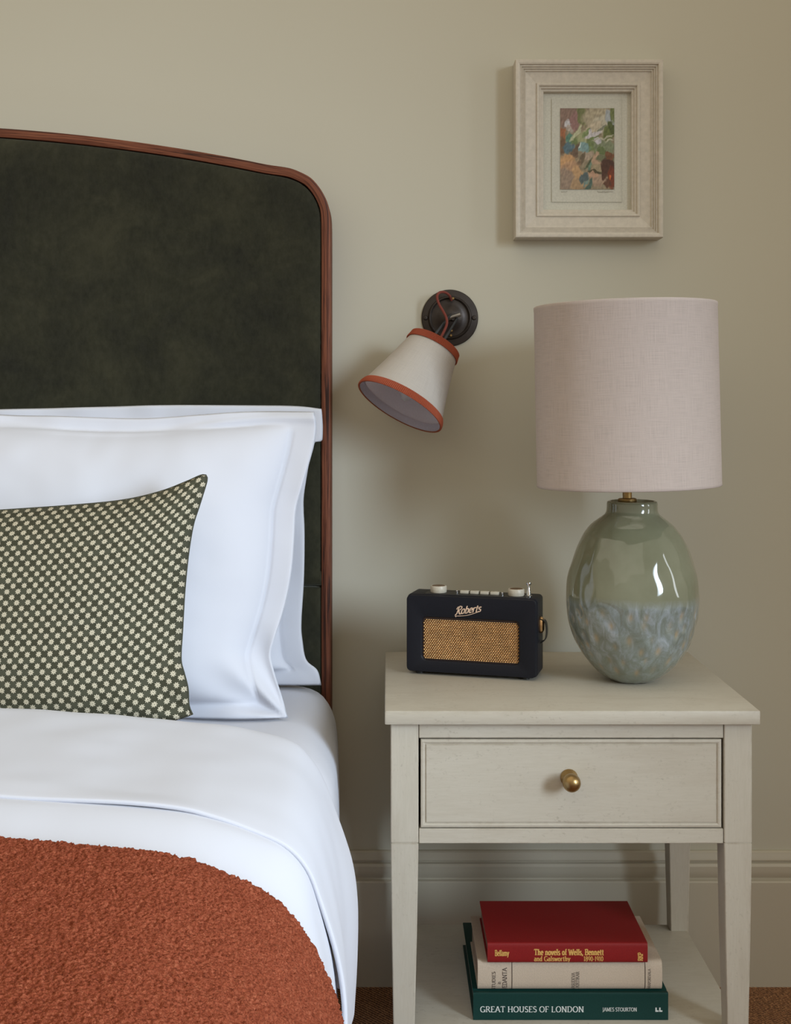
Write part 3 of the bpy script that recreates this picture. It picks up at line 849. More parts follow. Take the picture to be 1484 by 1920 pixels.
G['O'] = (.94, [arc(.47, .5, .40, .5, 90, 450, 24)])
G['P'] = (.68, [[(.14, 0), (.14, 1)], [(.14, 1), (.36, 1)] + arc(.36, .74, .26, .26, 90, -90) + [(.14, .48)]])
G['R'] = (.80, [[(.14, 0), (.14, 1)], [(.14, 1), (.36, 1)] + arc(.36, .75, .25, .25, 90, -90) + [(.14, .5)], [(.38, .5), (.76, 0)]])
G['S'] = (.62, [arc(.31, .76, .22, .24, 30, 270, 12) + arc(.31, .26, .24, .26, 90, -150, 12)])
G['T'] = (.78, [[(.39, 0), (.39, 1)], [(.04, 1), (.74, 1)]])
G['U'] = (.86, [[(.14, 1), (.14, .34)] + arc(.43, .32, .29, .32, 180, 360, 12) + [(.72, 1)]])
G['V'] = (.84, [[(.04, 1), (.42, 0)], [(.42, 0), (.80, 1)]])
G['W'] = (1.14, [[(.04, 1), (.32, 0)], [(.32, 0), (.57, .9)], [(.57, .9), (.84, 0)], [(.84, 0), (1.10, 1)]])
G['a'] = (.58, [arc(.27, .5, .18, .17, 150, 20, 7) + [(.45, .1), (.54, .02)], [(.45, .40)] + arc(.26, .2, .17, .2, 70, 330, 12)])
G['b'] = (.62, [[(.14, 0), (.14, 1)], arc(.31, .33, .21, .33, 150, -150, 14)])
G['d'] = (.64, [[(.48, 0), (.48, 1)], arc(.30, .33, .21, .33, 30, 330, 14)])
G['e'] = (.56, [[(.10, .36), (.48, .36)] + arc(.29, .34, .20, .33, 5, 315, 16)])
G['f'] = (.42, [[(.2, 0), (.2, .8)] + arc(.33, .8, .13, .2, 180, 60, 5), [(.06, .64), (.38, .64)]])
G['h'] = (.66, [[(.14, 0), (.14, 1)], arc(.32, .42, .18, .24, 170, 0, 8) + [(.50, 0)]])
G['l'] = (.32, [[(.16, 0), (.16, 1)]])
G['m'] = (.96, [[(.14, 0), (.14, .66)], arc(.31, .44, .17, .22, 170, 0, 7) + [(.48, 0)], arc(.65, .44, .17, .22, 170, 0, 7) + [(.82, 0)]])
G['n'] = (.66, [[(.14, 0), (.14, .66)], arc(.32, .42, .18, .24, 170, 0, 8) + [(.50, 0)]])
G['o'] = (.60, [arc(.30, .33, .22, .33, 90, 450, 18)])
G['r'] = (.48, [[(.14, 0), (.14, .66)], arc(.32, .44, .18, .22, 170, 50, 6)])
G['s'] = (.48, [arc(.24, .50, .15, .16, 30, 270, 8) + arc(.24, .17, .17, .17, 90, -150, 8)])
G['t'] = (.42, [[(.18, .88), (.18, .14)] + arc(.30, .14, .12, .14, 180, 300, 5), [(.05, .66), (.37, .66)]])
G['v'] = (.58, [[(.05, .66), (.29, 0)], [(.29, 0), (.53, .66)]])
G['w'] = (.82, [[(.05, .66), (.24, 0)], [(.24, 0), (.41, .6)], [(.41, .6), (.60, 0)], [(.60, 0), (.77, .66)]])
G['y'] = (.58, [[(.05, .66), (.30, .02)], [(.53, .66), (.26, -.12)] + [(.20, -.24), (.08, -.26)]])
G['i'] = (.32, [[(.16, 0), (.16, .66)], [(.16, .84), (.16, .94)]])
G['0'] = (.62, [arc(.31, .5, .23, .5, 90, 450, 20)])
G['1'] = (.44, [[(.22, 0), (.22, 1)], [(.22, 1), (.08, .86)]])
G['8'] = (.62, [arc(.31, .75, .20, .25, 90, 450, 14), arc(.31, .25, .24, .26, 90, 450, 14)])
G['9'] = (.62, [arc(.31, .68, .22, .32, 0, 360, 16), [(.53, .68)] + arc(.25, .6, .28, .6, 0, -70, 6)])
G['-'] = (.40, [[(.06, .4), (.34, .4)]])
G['.'] = (.28, [[(.14, .0), (.14, .1)]]); G[','] = (.28, [[(.16, .1), (.08, -.16)]])
def text_bm(string, height, place, thick=.15, thin=.06, serif=.12, track=.04, width=1.0, slant=0.0, center=False, fit=None, bm=None):
    """place(s, t) -> point and makes the ribbons lie on a surface; s runs along the line, t up from the baseline"""
    bm = bm or bmesh.new()
    adv = []; x = 0.0
    for ch in string:
        adv.append(x); x += (.38 if ch == ' ' else G[ch][0] + track)
    if fit: width = fit / (x * height)
    x0 = -x / 2 if center else 0.0
    cnt = [0]
    def quad(a, b, c, d):
        vs_ = []; cnt[0] += 1
        up_ = Vector((0, -0.000018 * (cnt[0] % 7), 0))
        for (px, py) in (a, b, c, d):
            vs_.append(bm.verts.new(place((x0 + px + slant * py) * height * width, py * height) + up_))
        try: bm.faces.new(vs_)
        except ValueError: pass
    for ch, ox in zip(string, adv):
        if ch == ' ': continue
        xh = 1.0 if (ch.isupper() or ch.isdigit()) else .66
        for st in G[ch][1]:
            for k, ((ax_, ay), (bx, by)) in enumerate(zip(st, st[1:])):
                dx, dy = bx - ax_, by - ay; L = math.hypot(dx, dy)
                if L < 1e-6: continue
                wd = thin + (thick - thin) * min(1, abs(dy) / L * 1.15)
                nx, ny = -dy / L * wd / 2, dx / L * wd / 2
                e = 0.02; ux, uy = dx / L * e, dy / L * e
                quad((ox + ax_ - ux + nx, ay - uy + ny), (ox + ax_ - ux - nx, ay - uy - ny), (ox + bx + ux - nx, by + uy - ny), (ox + bx + ux + nx, by + uy + ny))
            if serif:
                for (p, q) in ((st[0], st[1]), (st[-1], st[-2])):
                    dx, dy = p[0] - q[0], p[1] - q[1]
                    if abs(dy) > abs(dx) * 1.2 and (abs(p[1]) < .02 or abs(p[1] - xh) < .02 or abs(p[1] - 1) < .02):
                        w2 = thick / 2 + serif * .6; t2 = thin * .8
                        y0 = p[1] if p[1] < .1 else p[1] - t2
                        quad((ox + p[0] - w2, y0), (ox + p[0] + w2, y0), (ox + p[0] + w2, y0 + t2), (ox + p[0] - w2, y0 + t2))
                    elif abs(dx) > abs(dy) * 3 and (abs(p[1]) < .02 or abs(p[1] - 1) < .02) and len(st) == 2 and ch.isupper():
                        h2 = serif * 1.3; s_ = 1 if p[1] < .1 else -1
                        if ch in 'ETFL' and (ch == 'T' or p[0] > .4):
                            quad((ox + p[0] - thin * .6, p[1]), (ox + p[0] + thin * .6, p[1]), (ox + p[0] + thin * .6, p[1] + s_ * h2), (ox + p[0] - thin * .6, p[1] + s_ * h2))
    return bm

# ------------------------------------------------------------------ radio
yaw = math.radians(-16.0)
RW, RH, RD = 0.238, 0.1395, 0.078
fl_pt = at(761.6, 1264, 2.222)
radio = thing('radio', 'navy retro radio with gold speaker grille on the table top beside the lamp', 'radio', (fl_pt.x, fl_pt.y, TZ + 0.0003), yaw)
# local frame: x along the front from the left, y away from the viewer, z up
FZ = 0.004
bm = bmesh.new(); box(0, RW, 0.0052, RD, FZ, FZ + RH, 0.0075, 5, bm)
obj('cabinet', bm, mNavy, radio, local=True)
# front plate with a rounded opening
gx0, gx1 = 0.128 * RW, 0.868 * RW; gz0, gz1 = FZ + 0.163 * RH, FZ + 0.715 * RH
def rrect(x0, x1, z0, z1, r, n=6):
    out = []
    for cx, cz, a0 in ((x1 - r, z0 + r, -90), (x1 - r, z1 - r, 0), (x0 + r, z1 - r, 90), (x0 + r, z0 + r, 180)):
        out += [(cx + r * math.cos(math.radians(a0 + 90 * k / n)), cz + r * math.sin(math.radians(a0 + 90 * k / n))) for k in range(n + 1)]
    return out
bm = bmesh.new()
loops = [(rrect(0.0012, RW - 0.0012, FZ + 0.0012, FZ + RH - 0.0012, 0.008), 0.006), (rrect(0.0012, RW - 0.0012, FZ + 0.0012, FZ + RH - 0.0012, 0.008), 0.001),
         (rrect(0.0022, RW - 0.0022, FZ + 0.0022, FZ + RH - 0.0022, 0.0075), -0.0004),
         (rrect(gx0 - 0.003, gx1 + 0.003, gz0 - 0.003, gz1 + 0.003, 0.0115), -0.0006), (rrect(gx0 - 0.001, gx1 + 0.001, gz0 - 0.001, gz1 + 0.001, 0.0095), 0.0006),
         (rrect(gx0, gx1, gz0, gz1, 0.009), 0.0030), (rrect(gx0, gx1, gz0, gz1, 0.009), 0.0046)]
rr_ = [[bm.verts.new((x, y, z)) for x, z in lp] for lp, y in loops]
for A, B in zip(rr_, rr_[1:]):
    n_ = len(A)
    for k in range(n_): bm.faces.new((A[k], A[(k + 1) % n_], B[(k + 1) % n_], B[k]))
bmesh.ops.recalc_face_normals(bm, faces=bm.faces[:])
obj('front_panel', bm, mNavy, radio, local=True)
bm = bmesh.new(); bm.faces.new([bm.verts.new((x, 0.0046, z)) for x, z in rrect(gx0, gx1, gz0, gz1, 0.009)])
grille = obj('grille', bm, M_plain('dark_brown_cloth', (0.03, 0.012, 0.006), 0.7), radio, local=True, smooth=False)
# woven gold mesh: staggered raised links
bm = bmesh.new()
px, pz = 0.0043, 0.0060
nx_, nz_ = int((gx1 - gx0) / px), int((gz1 - gz0) / (pz / 2))
for j in range(1, nz_):
    for i in range(nx_ + 1):
        cx = gx0 + 0.0022 + (i + (0.5 if j % 2 else 0)) * px; cz = gz0 + j * pz / 2
        if cx > gx1 - 0.0018: continue
        # keep inside the rounded corners
        qx = max(gx0 + 0.009 - cx, cx - gx1 + 0.009, 0); qz = max(gz0 + 0.009 - cz, cz - gz1 + 0.009, 0)
        if math.hypot(qx, qz) > 0.0078: continue
        hx, hz = 0.00195, 0.00145
        c = bm.verts.new((cx + 0.0001, 0.0027, cz + 0.0002))
        ring = [bm.verts.new((cx + dx, 0.0043, cz + dz)) for dx, dz in ((-hx, -hz * .2), (-hx * .3, -hz), (hx, hz * .2 - hz * .35), (hx * .75, hz * .6), (hx * .1, hz), (-hx * .7, hz * .55))]
        for k in range(6): bm.faces.new((c, ring[k], ring[(k + 1) % 6]))
bmesh.ops.recalc_face_normals(bm, faces=bm.faces[:])
mMesh = M_metal('gold_mesh', (1.0, 0.62, 0.27), 0.36, 0.0, 0.75)
o = obj('grille_mesh', bm, mMesh, radio, local=True, smooth=False); o.parent = grille; o['kind'] = 'stuff'
# gold script badge
lc = (0.482 * RW, FZ + 0.795 * RH)
def on_front(s, t): return Vector((lc[0] + s, -0.0014, lc[1] + t + 0.16 * s))
R_ = [[(.32, 1.02), (.20, .1), (.10, -.05), (0, .0)], [(.02, .72), (.10, .98), (.42, 1.1), (.70, 1.0), (.72, .78), (.56, .6), (.30, .54)], [(.36, .54), (.56, .12), (.72, -.02), (.84, .04)]]
G['\x01'] = (.80, R_)
bm = text_bm('\x01oberts', 0.0125, on_front, thick=.17, thin=.09, serif=0, track=-.03, slant=.30, center=True, fit=0.046)
sw = catmull([Vector((-0.0215, 0, -0.0045)), Vector((-0.0235, 0, -0.002)), Vector((-0.021, 0, -0.0030)), Vector((-0.004, 0, -0.0040)), Vector((0.010, 0, -0.0022)), Vector((0.0235, 0, 0.0008))], 6)
for a, b in zip(sw, sw[1:]):
    d = (b - a).normalized(); nn = Vector((-d.z, 0, d.x)) * 0.0005
    bm.faces.new([bm.verts.new(on_front(p.x, p.z)) for p in (a - nn, b - nn, b + nn, a + nn)])
ret = bmesh.ops.extrude_face_region(bm, geom=bm.faces[:])
for v in [e for e in ret['geom'] if isinstance(e, bmesh.types.BMVert)]: v.co.y += 0.0012
bmesh.ops.recalc_face_normals(bm, faces=bm.faces[:])
obj('badge', bm, M_metal('rose_gold', (0.95, 0.70, 0.52), 0.4, 0.0, 0.45), radio, local=True, smooth=False)
top_z = FZ + RH
# sunken-looking control strip
obj('control_panel', box(0.030, RW - 0.020, 0.016, RD - 0.016, top_z - 0.002, top_z + 0.0008, 0.0006, 1), mBlack, radio, local=True)
mKnobTop = M_metal('bronze_cap', (0.34, 0.19, 0.09), 0.35)
for kx_ in (0.052, 0.1955):
    k_ = obj('knob', lathe([(0, 0.0), (0.0142, 0.0), (0.0146, 0.001), (0.0146, 0.0105), (0.0138, 0.0122), (0.0125, 0.0122), (0.0118, 0.0115), (0, 0.0115)], (kx_, 0.036, top_z + 0.0008), (0, 0, 1), 40,
             mod=lambda i, th: 0.0003 * math.cos(th * 40) if i in (2, 3) else 0), mIvory, radio, local=True)
    c_ = obj('knob_cap', lathe([(0, 0), (0.0115, 0), (0.0115, 0.0008), (0, 0.0010)], (kx_, 0.036, top_z + 0.0124), (0, 0, 1), 32), mKnobTop, radio, local=True); c_.parent = k_
for k in range(4):
    obj('button', box(0.0935 + 0.0185 * k, 0.0935 + 0.0185 * k + 0.0155, 0.030, 0.040, top_z + 0.0008, top_z + 0.0062, 0.001, 2), mIvory, radio, local=True)
for k in (0.0870, 0.1705):
    obj('small_button', lathe([(0, 0), (0.0022, 0), (0.0022, 0.0045), (0.0016, 0.0052), (0, 0.0052)], (k, 0.034, top_z + 0.0008), (0, 0, 1), 14), mChrome, radio, local=True)
obj('aerial', lathe([(0, 0), (0.0062, 0), (0.0062, 0.002), (0.0042, 0.003), (0.0036, 0.010), (0.0024, 0.0145), (0.0022, 0.0205), (0.0044, 0.021), (0.0048, 0.023), (0.0044, 0.025), (0.0022, 0.0256), (0, 0.0256)],
    (0.2185, 0.034, top_z), (0, 0, 1), 24), mChrome, radio, local=True)
# carrying strap with its gold fixings on both ends
for xe, sgn in ((RW, 1), (0.0, -1)):
    zc_ = FZ + RH * 0.64
    fx_ = lathe([(0, 0), (0.0115, 0), (0.0120, 0.002), (0.0110, 0.0055), (0.0075, 0.0078), (0, 0.0084)], (xe - sgn * 0.0003, RD * 0.5, zc_), (sgn, 0, 0), 28)
    bmesh.ops.scale(fx_, vec=(1, 0.75, 1.25), space=Matrix.Translation(Vector((-xe, -RD * 0.5, -zc_))), verts=fx_.verts[:])
    obj('strap_stud', fx_, mGold, radio, local=True)
    if sgn > 0:
        path = catmull([Vector((xe + 0.0010, RD * .5, zc_ + 0.012)), Vector((xe + 0.0095, RD * .5, zc_ + 0.006)), Vector((xe + 0.0120, RD * .5, zc_ - 0.010)), Vector((xe + 0.0095, RD * .5, zc_ - 0.025)), Vector((xe + 0.0015, RD * .5, zc_ - 0.032))], 6)
        bm = bmesh.new()
        grid(lambda i, j: path[i] + Vector(((0.0012 if j in (1, 2) else -0.0006), (-0.008, -0.0078, 0.0078, 0.008)[j], 0)), len(path), 4, bm)
        bmesh.ops.recalc_face_normals(bm, faces=bm.faces[:])
        ret = bmesh.ops.solidify(bm, geom=bm.faces[:], thickness=0.0018)
        obj('strap', bm, mBlack, radio, local=True)
for fx in (0.022, RW - 0.022):
    for fy in (0.016, RD - 0.014):
        obj('foot', lathe([(0, 0), (0.007, 0), (0.0072, FZ + 0.001), (0, FZ + 0.001)], (fx, fy, 0), (0, 0, 1), 16), mBlack, radio, local=True)

# ------------------------------------------------------------------ books on the shelf
def book(name, label, x0, x1, yf, depth, z0, th, mat, round_=0.003, groove=True, page=(0.55, 0.47, 0.34), edge=0.004, board=0.0026):
    b = thing(name, label, 'book', ((x0 + x1) / 2, yf + depth / 2, z0))
    z1 = z0 + th; yb = yf + depth
    def half_(zc_, s):         # outer line from the fore edge to the spine, s = +1 top, -1 bottom
        pts_ = [(yb, zc_)]
        if groove: pts_ += [(yf + 0.0135, zc_), (yf + 0.0115, zc_ - s * 0.0013), (yf + 0.0085, zc_ - s * 0.0013), (yf + 0.0065, zc_)]
        else: pts_ += [(yf + 0.014, zc_)]
        return pts_
    r = min(round_ + 0.002, th * .45)
    outp = half_(z1, 1)
    n = 12
    zm = (z0 + z1) / 2; hh = th / 2
    p_ = 2.0 + 0.012 / max(round_, 0.001)
    spine = []
    for k in range(n + 1):
        a = PI / 2 - PI * k / n
        c, s_ = math.cos(a), math.sin(a)
        spine.append((yf + round_ + 0.0015 - (round_ + 0.0015) * abs(c) ** (2 / p_), zm + hh * math.copysign(abs(s_) ** (2 / p_), s_)))
    outp += spine
    outp += half_(z0, -1)[::-1]
    # inner line
    cen = []
    for i, (y, z) in enumerate(outp):
        iy = y + (board if y < yf + 0.010 else 0); iz = z - board if z > zm else z + board
        if abs(z - zm) < hh - board - 0.001: iz = z
        cen.append((max(iy, yf + board), min(max(iz, z0 + board), z1 - board)))
    bm = bmesh.new()
    ring = {}
    for xi, x in ((0, x0), (1, x1)):
        ring[xi] = ([bm.verts.new((x, y, z)) for y, z in outp], [bm.verts.new((x, y, z)) for y, z in cen])
    m_ = len(outp)
    for k in range(m_ - 1):
        bm.faces.new((ring[0][0][k], ring[1][0][k], ring[1][0][k + 1], ring[0][0][k + 1]))
        bm.faces.new((ring[0][1][k], ring[0][1][k + 1], ring[1][1][k + 1], ring[1][1][k]))
        for xi in (0, 1): bm.faces.new((ring[xi][0][k], ring[xi][0][k + 1], ring[xi][1][k + 1], ring[xi][1][k]))
    for k in (0, m_ - 1): bm.faces.new((ring[0][0][k], ring[1][0][k], ring[1][1][k], ring[0][1][k]))
    bmesh.ops.recalc_face_normals(bm, faces=bm.faces[:])
    obj('cover', bm, mat, b, angle=40)
    obj('page_block', box(x0 + edge, x1 - edge, yf + board + 0.0015, yb - edge, z0 + board, z1 - board), page_mat(page), b, smooth=False)
    def spine_y(z):
        tt = min(max((z - zm) / hh, -1), 1)
        return yf + (round_ + 0.0015) * (1 - (1 - abs(tt) ** p_) ** (1 / p_)) - 0.0003
    return b, spine_y
_pm = {}
def page_mat(c):
    if c not in _pm:
        t = NT('page_edges', c, 0.9)
        n = t.noise(t.coords(scale=(1, 1, 40)), 40, 3)
        t.color(t.ramp(n, [(0.35, tuple(x * 0.75 for x in c)), (0.65, c)])); t.bump(n, 0.4, 0.001); _pm[c] = t
    return _pm[c]
mGreen = M_plain('dark_green_cloth', (0.0050, 0.040, 0.034), 0.5, 0.15, 500); mGreen.b.inputs['Specular IOR Level'].default_value = 0.25
mRed = M_plain('red_cloth', (0.23, 0.0095, 0.0095), 0.55, 0.2, 600); mRed.b.inputs['Specular IOR Level'].default_value = 0.3
mBeige = M_plain('beige_cloth', (0.54, 0.445, 0.34), 0.8, 0.3, 500)
mWhiteInk = M_plain('white_foil', (0.68, 0.72, 0.70), 0.5); mGoldInk = M_plain('gold_foil', (0.70, 0.42, 0.12), 0.42); mDarkInk = M_plain('dark_ink', (0.07, 0.05, 0.04), 0.8)

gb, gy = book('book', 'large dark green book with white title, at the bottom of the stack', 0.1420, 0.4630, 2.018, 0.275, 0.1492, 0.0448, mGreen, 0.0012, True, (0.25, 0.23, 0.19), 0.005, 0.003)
def spine_text(b, sy, s, u0, u1, vb, height_px, mat, Y, name='lettering', **kw):
    h = height_px * Y / F
    x_ = (u0 - VX) * Y / F; L = (u1 - u0) * Y / F; zb_ = EYE - (vb - VY) * Y / F
    bm = text_bm(s, h, lambda a, t: Vector((x_ + a, sy(zb_ + t), zb_ + t)), fit=L, **kw)
    bmesh.ops.recalc_face_normals(bm, faces=bm.faces[:])
    return obj(name, bm, mat, b, smooth=False)
def spine_text_up(b, sy, s, v0, v1, ub, height_px, mat, Y, bm=None, **kw):
    """reads upward: starts at v0 (low), ends at v1 (high); baseline at u = ub"""
    h = height_px * Y / F; z0 = EYE - (v0 - VY) * Y / F; L = (v0 - v1) * Y / F; xb = (ub - VX) * Y / F
    bm = text_bm(s, h, lambda a, t: Vector((xb - t, sy(z0 + a), z0 + a)), fit=L, **kw)
    return obj('lettering', bm, mat, b, smooth=False)
spine_text(gb, gy, 'GREAT HOUSES OF LONDON', 901, 1096, 1897.5, 10.5, mWhiteInk, 2.018, thick=.17, thin=.08, serif=.12, track=.10)
spine_text(gb, gy, 'JAMES STOURTON', 1130, 1195, 1896, 6.8, mWhiteInk, 2.018, thick=.17, thin=.09, serif=.12, track=.06)
# publisher's mark: two block letters with stepped feet
bm = bmesh.new()
for u0 in (1229.5, 1236.6):
    p = [at(u0 + x, y, 2.018) for x, y in ((0, 1897), (6.0, 1897), (6.0, 1894.2), (2.6, 1894.2), (2.6, 1889), (0, 1889))]
    bm.faces.new([bm.verts.new((q.x, gy(q.z), q.z)) for q in p])
obj('lettering', bm, mWhiteInk, gb, smooth=False)

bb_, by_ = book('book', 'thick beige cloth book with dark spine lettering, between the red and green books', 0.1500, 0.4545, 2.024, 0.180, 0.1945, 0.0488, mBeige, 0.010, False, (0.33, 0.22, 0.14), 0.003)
YB = 2.027
spine_text_up(bb_, by_, 'STUDIES', 1856, 1820, 929, 6.0, mDarkInk, YB, thick=.16, thin=.08)
spine_text_up(bb_, by_, 'in', 1844, 1839, 939, 6.0, mDarkInk, YB, thick=.16, thin=.08)
spine_text_up(bb_, by_, 'VEDANTA', 1857.5, 1813, 950.5, 8.0, mDarkInk, YB, thick=.16, thin=.08)
spine_text_up(bb_, by_, 'VASUDEVA', 1856, 1822, 1078, 6.2, mDarkInk, YB, thick=.15, thin=.08)
spine_text_up(bb_, by_, 'J. KIRTIKAR', 1857, 1820, 1086, 6.2, mDarkInk, YB, thick=.15, thin=.08)
spine_text_up(bb_, by_, 'TARAPOREVALA', 1857, 1815, 1220, 5.0, mDarkInk, YB, thick=.15, thin=.08)
for u in (959.5, 1209.0):
    bm = bmesh.new()
    zs = [0.1960 + 0.0445 * k / 12 for k in range(13)]
    xa = (u - VX) * YB / F
    grid(lambda i, j: Vector((xa + 0.0012 * i, by_(zs[j]), zs[j])), 2, 13, bm)
    obj('spine_rule', bm, mDarkInk, bb_, smooth=False)

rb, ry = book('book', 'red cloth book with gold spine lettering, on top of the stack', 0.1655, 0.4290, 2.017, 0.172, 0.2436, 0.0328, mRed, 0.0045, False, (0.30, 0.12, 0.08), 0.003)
spine_text(rb, ry, 'Bellamy', 928.5, 955, 1792, 10.5, mGoldInk, 2.017, thick=.22, thin=.12, serif=.14)
spine_text(rb, ry, 'The novels of Wells, Bennett', 1002, 1133, 1790.5, 10.8, mGoldInk, 2.017, thick=.25, thin=.12, serif=.16)
spine_text(rb, ry, 'and Galsworthy', 1002, 1070, 1802, 9.0, mGoldInk, 2.017, thick=.20, thin=.11, serif=.14)
spine_text(rb, ry, '1890-1910', 1095, 1132, 1802, 8.6, mGoldInk, 2.017, thick=.18, thin=.10, serif=.12)
spine_text_up(rb, ry, 'RKP', 1801.5, 1786, 1206, 9.0, mGoldInk, 2.017, thick=.26, thin=.14, serif=.14)

# ------------------------------------------------------------------ framed picture
px0, px1 = (967 - VX) * 2.425 / F, (1244.5 - VX) * 2.425 / F
pz1, pz0 = at(0, 111, 2.425).z, at(0, 445, 2.425).z
pic = thing('picture', 'small abstract print in a pale limed wood frame on the wall above the lamp', 'picture', ((px0 + px1) / 2, WY - 0.001, pz0))
m_ = 2.425 / F                                   # metres per pixel on the frame's front
prof = [(0, 0.044), (0, 0.0015), (0.0012, 0.0), (5.5 * m_, 0.0), (8.5 * m_, 0.0012), (9 * m_, 0.0050), (12 * m_, 0.0045), (12.6 * m_, 0.0040), (13 * m_, 0.0075), (15.5 * m_, 0.0068), (16.2 * m_, 0.0064), (16.6 * m_, 0.0100),
        (19 * m_, 0.0092), (20 * m_, 0.0088), (20.5 * m_, 0.0120), (22.5 * m_, 0.0125), (41 * m_, 0.0160), (41.4 * m_, 0.0140), (42.5 * m_, 0.0132), (45 * m_, 0.0136), (46.4 * m_, 0.0150), (46.8 * m_, 0.0182), (49.5 * m_, 0.0182), (50.5 * m_, 0.0190), (50.9 * m_, 0.0220), (54.5 * m_, 0.0225), (55.5 * m_, 0.0240), (55.6 * m_, 0.0340)]
# four mitred rails, each a piece of its own
for side in range(4):
    bm = bmesh.new()
    rows_ = []
    for d, dy in prof:
        c = [(px0 + d, pz0 + d), (px1 - d, pz0 + d), (px1 - d, pz1 - d), (px0 + d, pz1 - d)]
        a, b = c[side], c[(side + 1) % 4]
        rows_.append([(a[0], 2.425 + dy, a[1]), (b[0], 2.425 + dy, b[1])])
    grid(lambda i, j: Vector(rows_[j][i]), 2, len(prof), bm)
    bmesh.ops.recalc_face_normals(bm, faces=bm.faces[:])
    if sum(f.normal.y * f.calc_area() for f in bm.faces) > 0: bmesh.ops.reverse_faces(bm, faces=bm.faces[:])
    obj('frame_rail', bm, mPicture, pic, smooth=False)
obj('back_board', box(px0 + 0.004, px1 - 0.004, 2.4612, WY - 0.0005, pz0 + 0.004, pz1 - 0.004), mMat, pic, smooth=False)
ym = 2.4585
obj('mount_card', box(px0 + 0.045, px1 - 0.045, ym, ym + 0.0018, pz0 + 0.045, pz1 - 0.045), mMat, pic, smooth=False)
# deckle-edged paper, slightly proud
pa, pb = at(1035, 379, ym), at(1166, 186, ym)
def deck(i, j):
    s, t = i / 40, j / 50
    e = 0.0004 * noise.noise(Vector((i * .7, j * .7, 2)))
    return Vector((pa.x + (pb.x - pa.x) * s + e, ym - 0.0012 - 0.0007 * sstep(0.1, 0.0, min(s, t)), pa.z + (pb.z - pa.z) * t + e))
bm, _ = grid(deck, 41, 51)
bmesh.ops.recalc_face_normals(bm, faces=bm.faces[:])
ret = bmesh.ops.extrude_face_region(bm, geom=bm.faces[:])
for v in [e for e in ret['geom'] if isinstance(e, bmesh.types.BMVert)]: v.co.y = ym - 0.0002
bmesh.ops.recalc_face_normals(bm, faces=bm.faces[:])
paper = obj('paper', bm, mPaper, pic, angle=60)
# the print: dabs of colour held per vertex
ia, ib = at(1051, 355.5, ym), at(1152, 203.5, ym)
dabs = [(.5, .5, 2, 2, 0, (122, 112, 92)), (.14, .10, .22, .17, 0, (116, 96, 86)), (.26, .17, .10, .13, 20, (124, 96, 92)), (.40, .08, .10, .14, -10, (96, 100, 66)), (.66, .10, .26, .13, -20, (146, 137, 116)),
        (.78, .20, .22, .12, -30, (156, 151, 134)), (.60, .23, .20, .05, -28, (160, 150, 130)), (.92, .13, .09, .11, -20, (138, 144, 148)), (.98, .06, .05, .12, 0, (92, 100, 62)), (.14, .19, .07, .05, 10, (166, 166, 168)), (.15, .27, .06, .06, 0, (152, 142, 132)),
        (.04, .33, .05, .09, 0, (134, 86, 60)), (.03, .45, .06, .12, 0, (96, 76, 58)), (.20, .38, .11, .055, 10, (74, 110, 96)), (.14, .49, .11, .075, 0, (74, 96, 106)), (.28, .40, .06, .08, 0, (92, 104, 66)), (.30, .31, .04, .12, 35, (156, 158, 130)),
        (.42, .36, .10, .10, 30, (136, 140, 104)), (.48, .30, .05, .07, 30, (104, 118, 78)), (.60, .44, .12, .12, 10, (94, 108, 68)), (.80, .48, .22, .10, 0, (106, 114, 90)), (.76, .52, .10, .05, 0, (86, 98, 62)), (.90, .30, .11, .09, 20, (84, 92, 52)), (.95, .24, .06, .09, -20, (70, 78, 44)),
        (.60, .33, .17, .035, -22, (164, 160, 162)), (.54, .31, .05, .055, 0, (168, 164, 166)), (.71, .41, .075, .04, 10, (166, 162, 168)), (.76, .25, .10, .018, -20, (104, 106, 92)), (.80, .37, .22, .012, -20, (150, 148, 130)), (.92, .39, .10, .016, -15, (154, 154, 134)), (.44, .49, .10, .085, -25, (106, 132, 132)), (.38, .46, .02, .04, 0, (170, 184, 180)),
        (.48, .58, .12, .05, -30, (146, 132, 116)), (.28, .53, .06, .12, 25, (92, 76, 62)), (.37, .66, .05, .15, 30, (88, 78, 62)), (.12, .65, .16, .08, 0, (168, 132, 94)), (.18, .74, .20, .09, -20, (152, 122, 96)), (.30, .80, .12, .10, 25, (160, 130, 96)), (.10, .88, .16, .14, 0, (128, 112, 98)), (.32, .94, .14, .08, 0, (144, 120, 92)),
        (.56, .70, .05, .09, 15, (90, 112, 96)), (.54, .66, .02, .10, 30, (70, 78, 58)), (.68, .64, .10, .10, 0, (154, 130, 108)), (.66, .74, .10, .06, 0, (134, 122, 98)), (.84, .62, .18, .05, 0, (92, 96, 72)), (.88, .72, .14, .11, 0, (66, 44, 36)), (.92, .58, .10, .05, 20, (98, 66, 46)), (.95, .86, .08, .15, 0, (98, 50, 34)), (.93, .84, .025, .035, 0, (176, 92, 50)),
        (.86, .92, .10, .06, 0, (84, 56, 44)), (.72, .88, .14, .09, 20, (142, 122, 104)), (.58, .82, .10, .06, -20, (156, 126, 104)), (.43, .86, .06, .08, 30, (72, 84, 86)), (.53, .95, .05, .11, 30, (66, 86, 78)), (.48, .90, .015, .08, 30, (98, 118, 112)), (.62, .78, .14, .012, 5, (72, 66, 48)), (.80, .80, .05, .10, 0, (70, 48, 38))]
bm = bmesh.new(); cl = bm.verts.layers.float_color.new('ink')
NXp, NZp = 150, 225
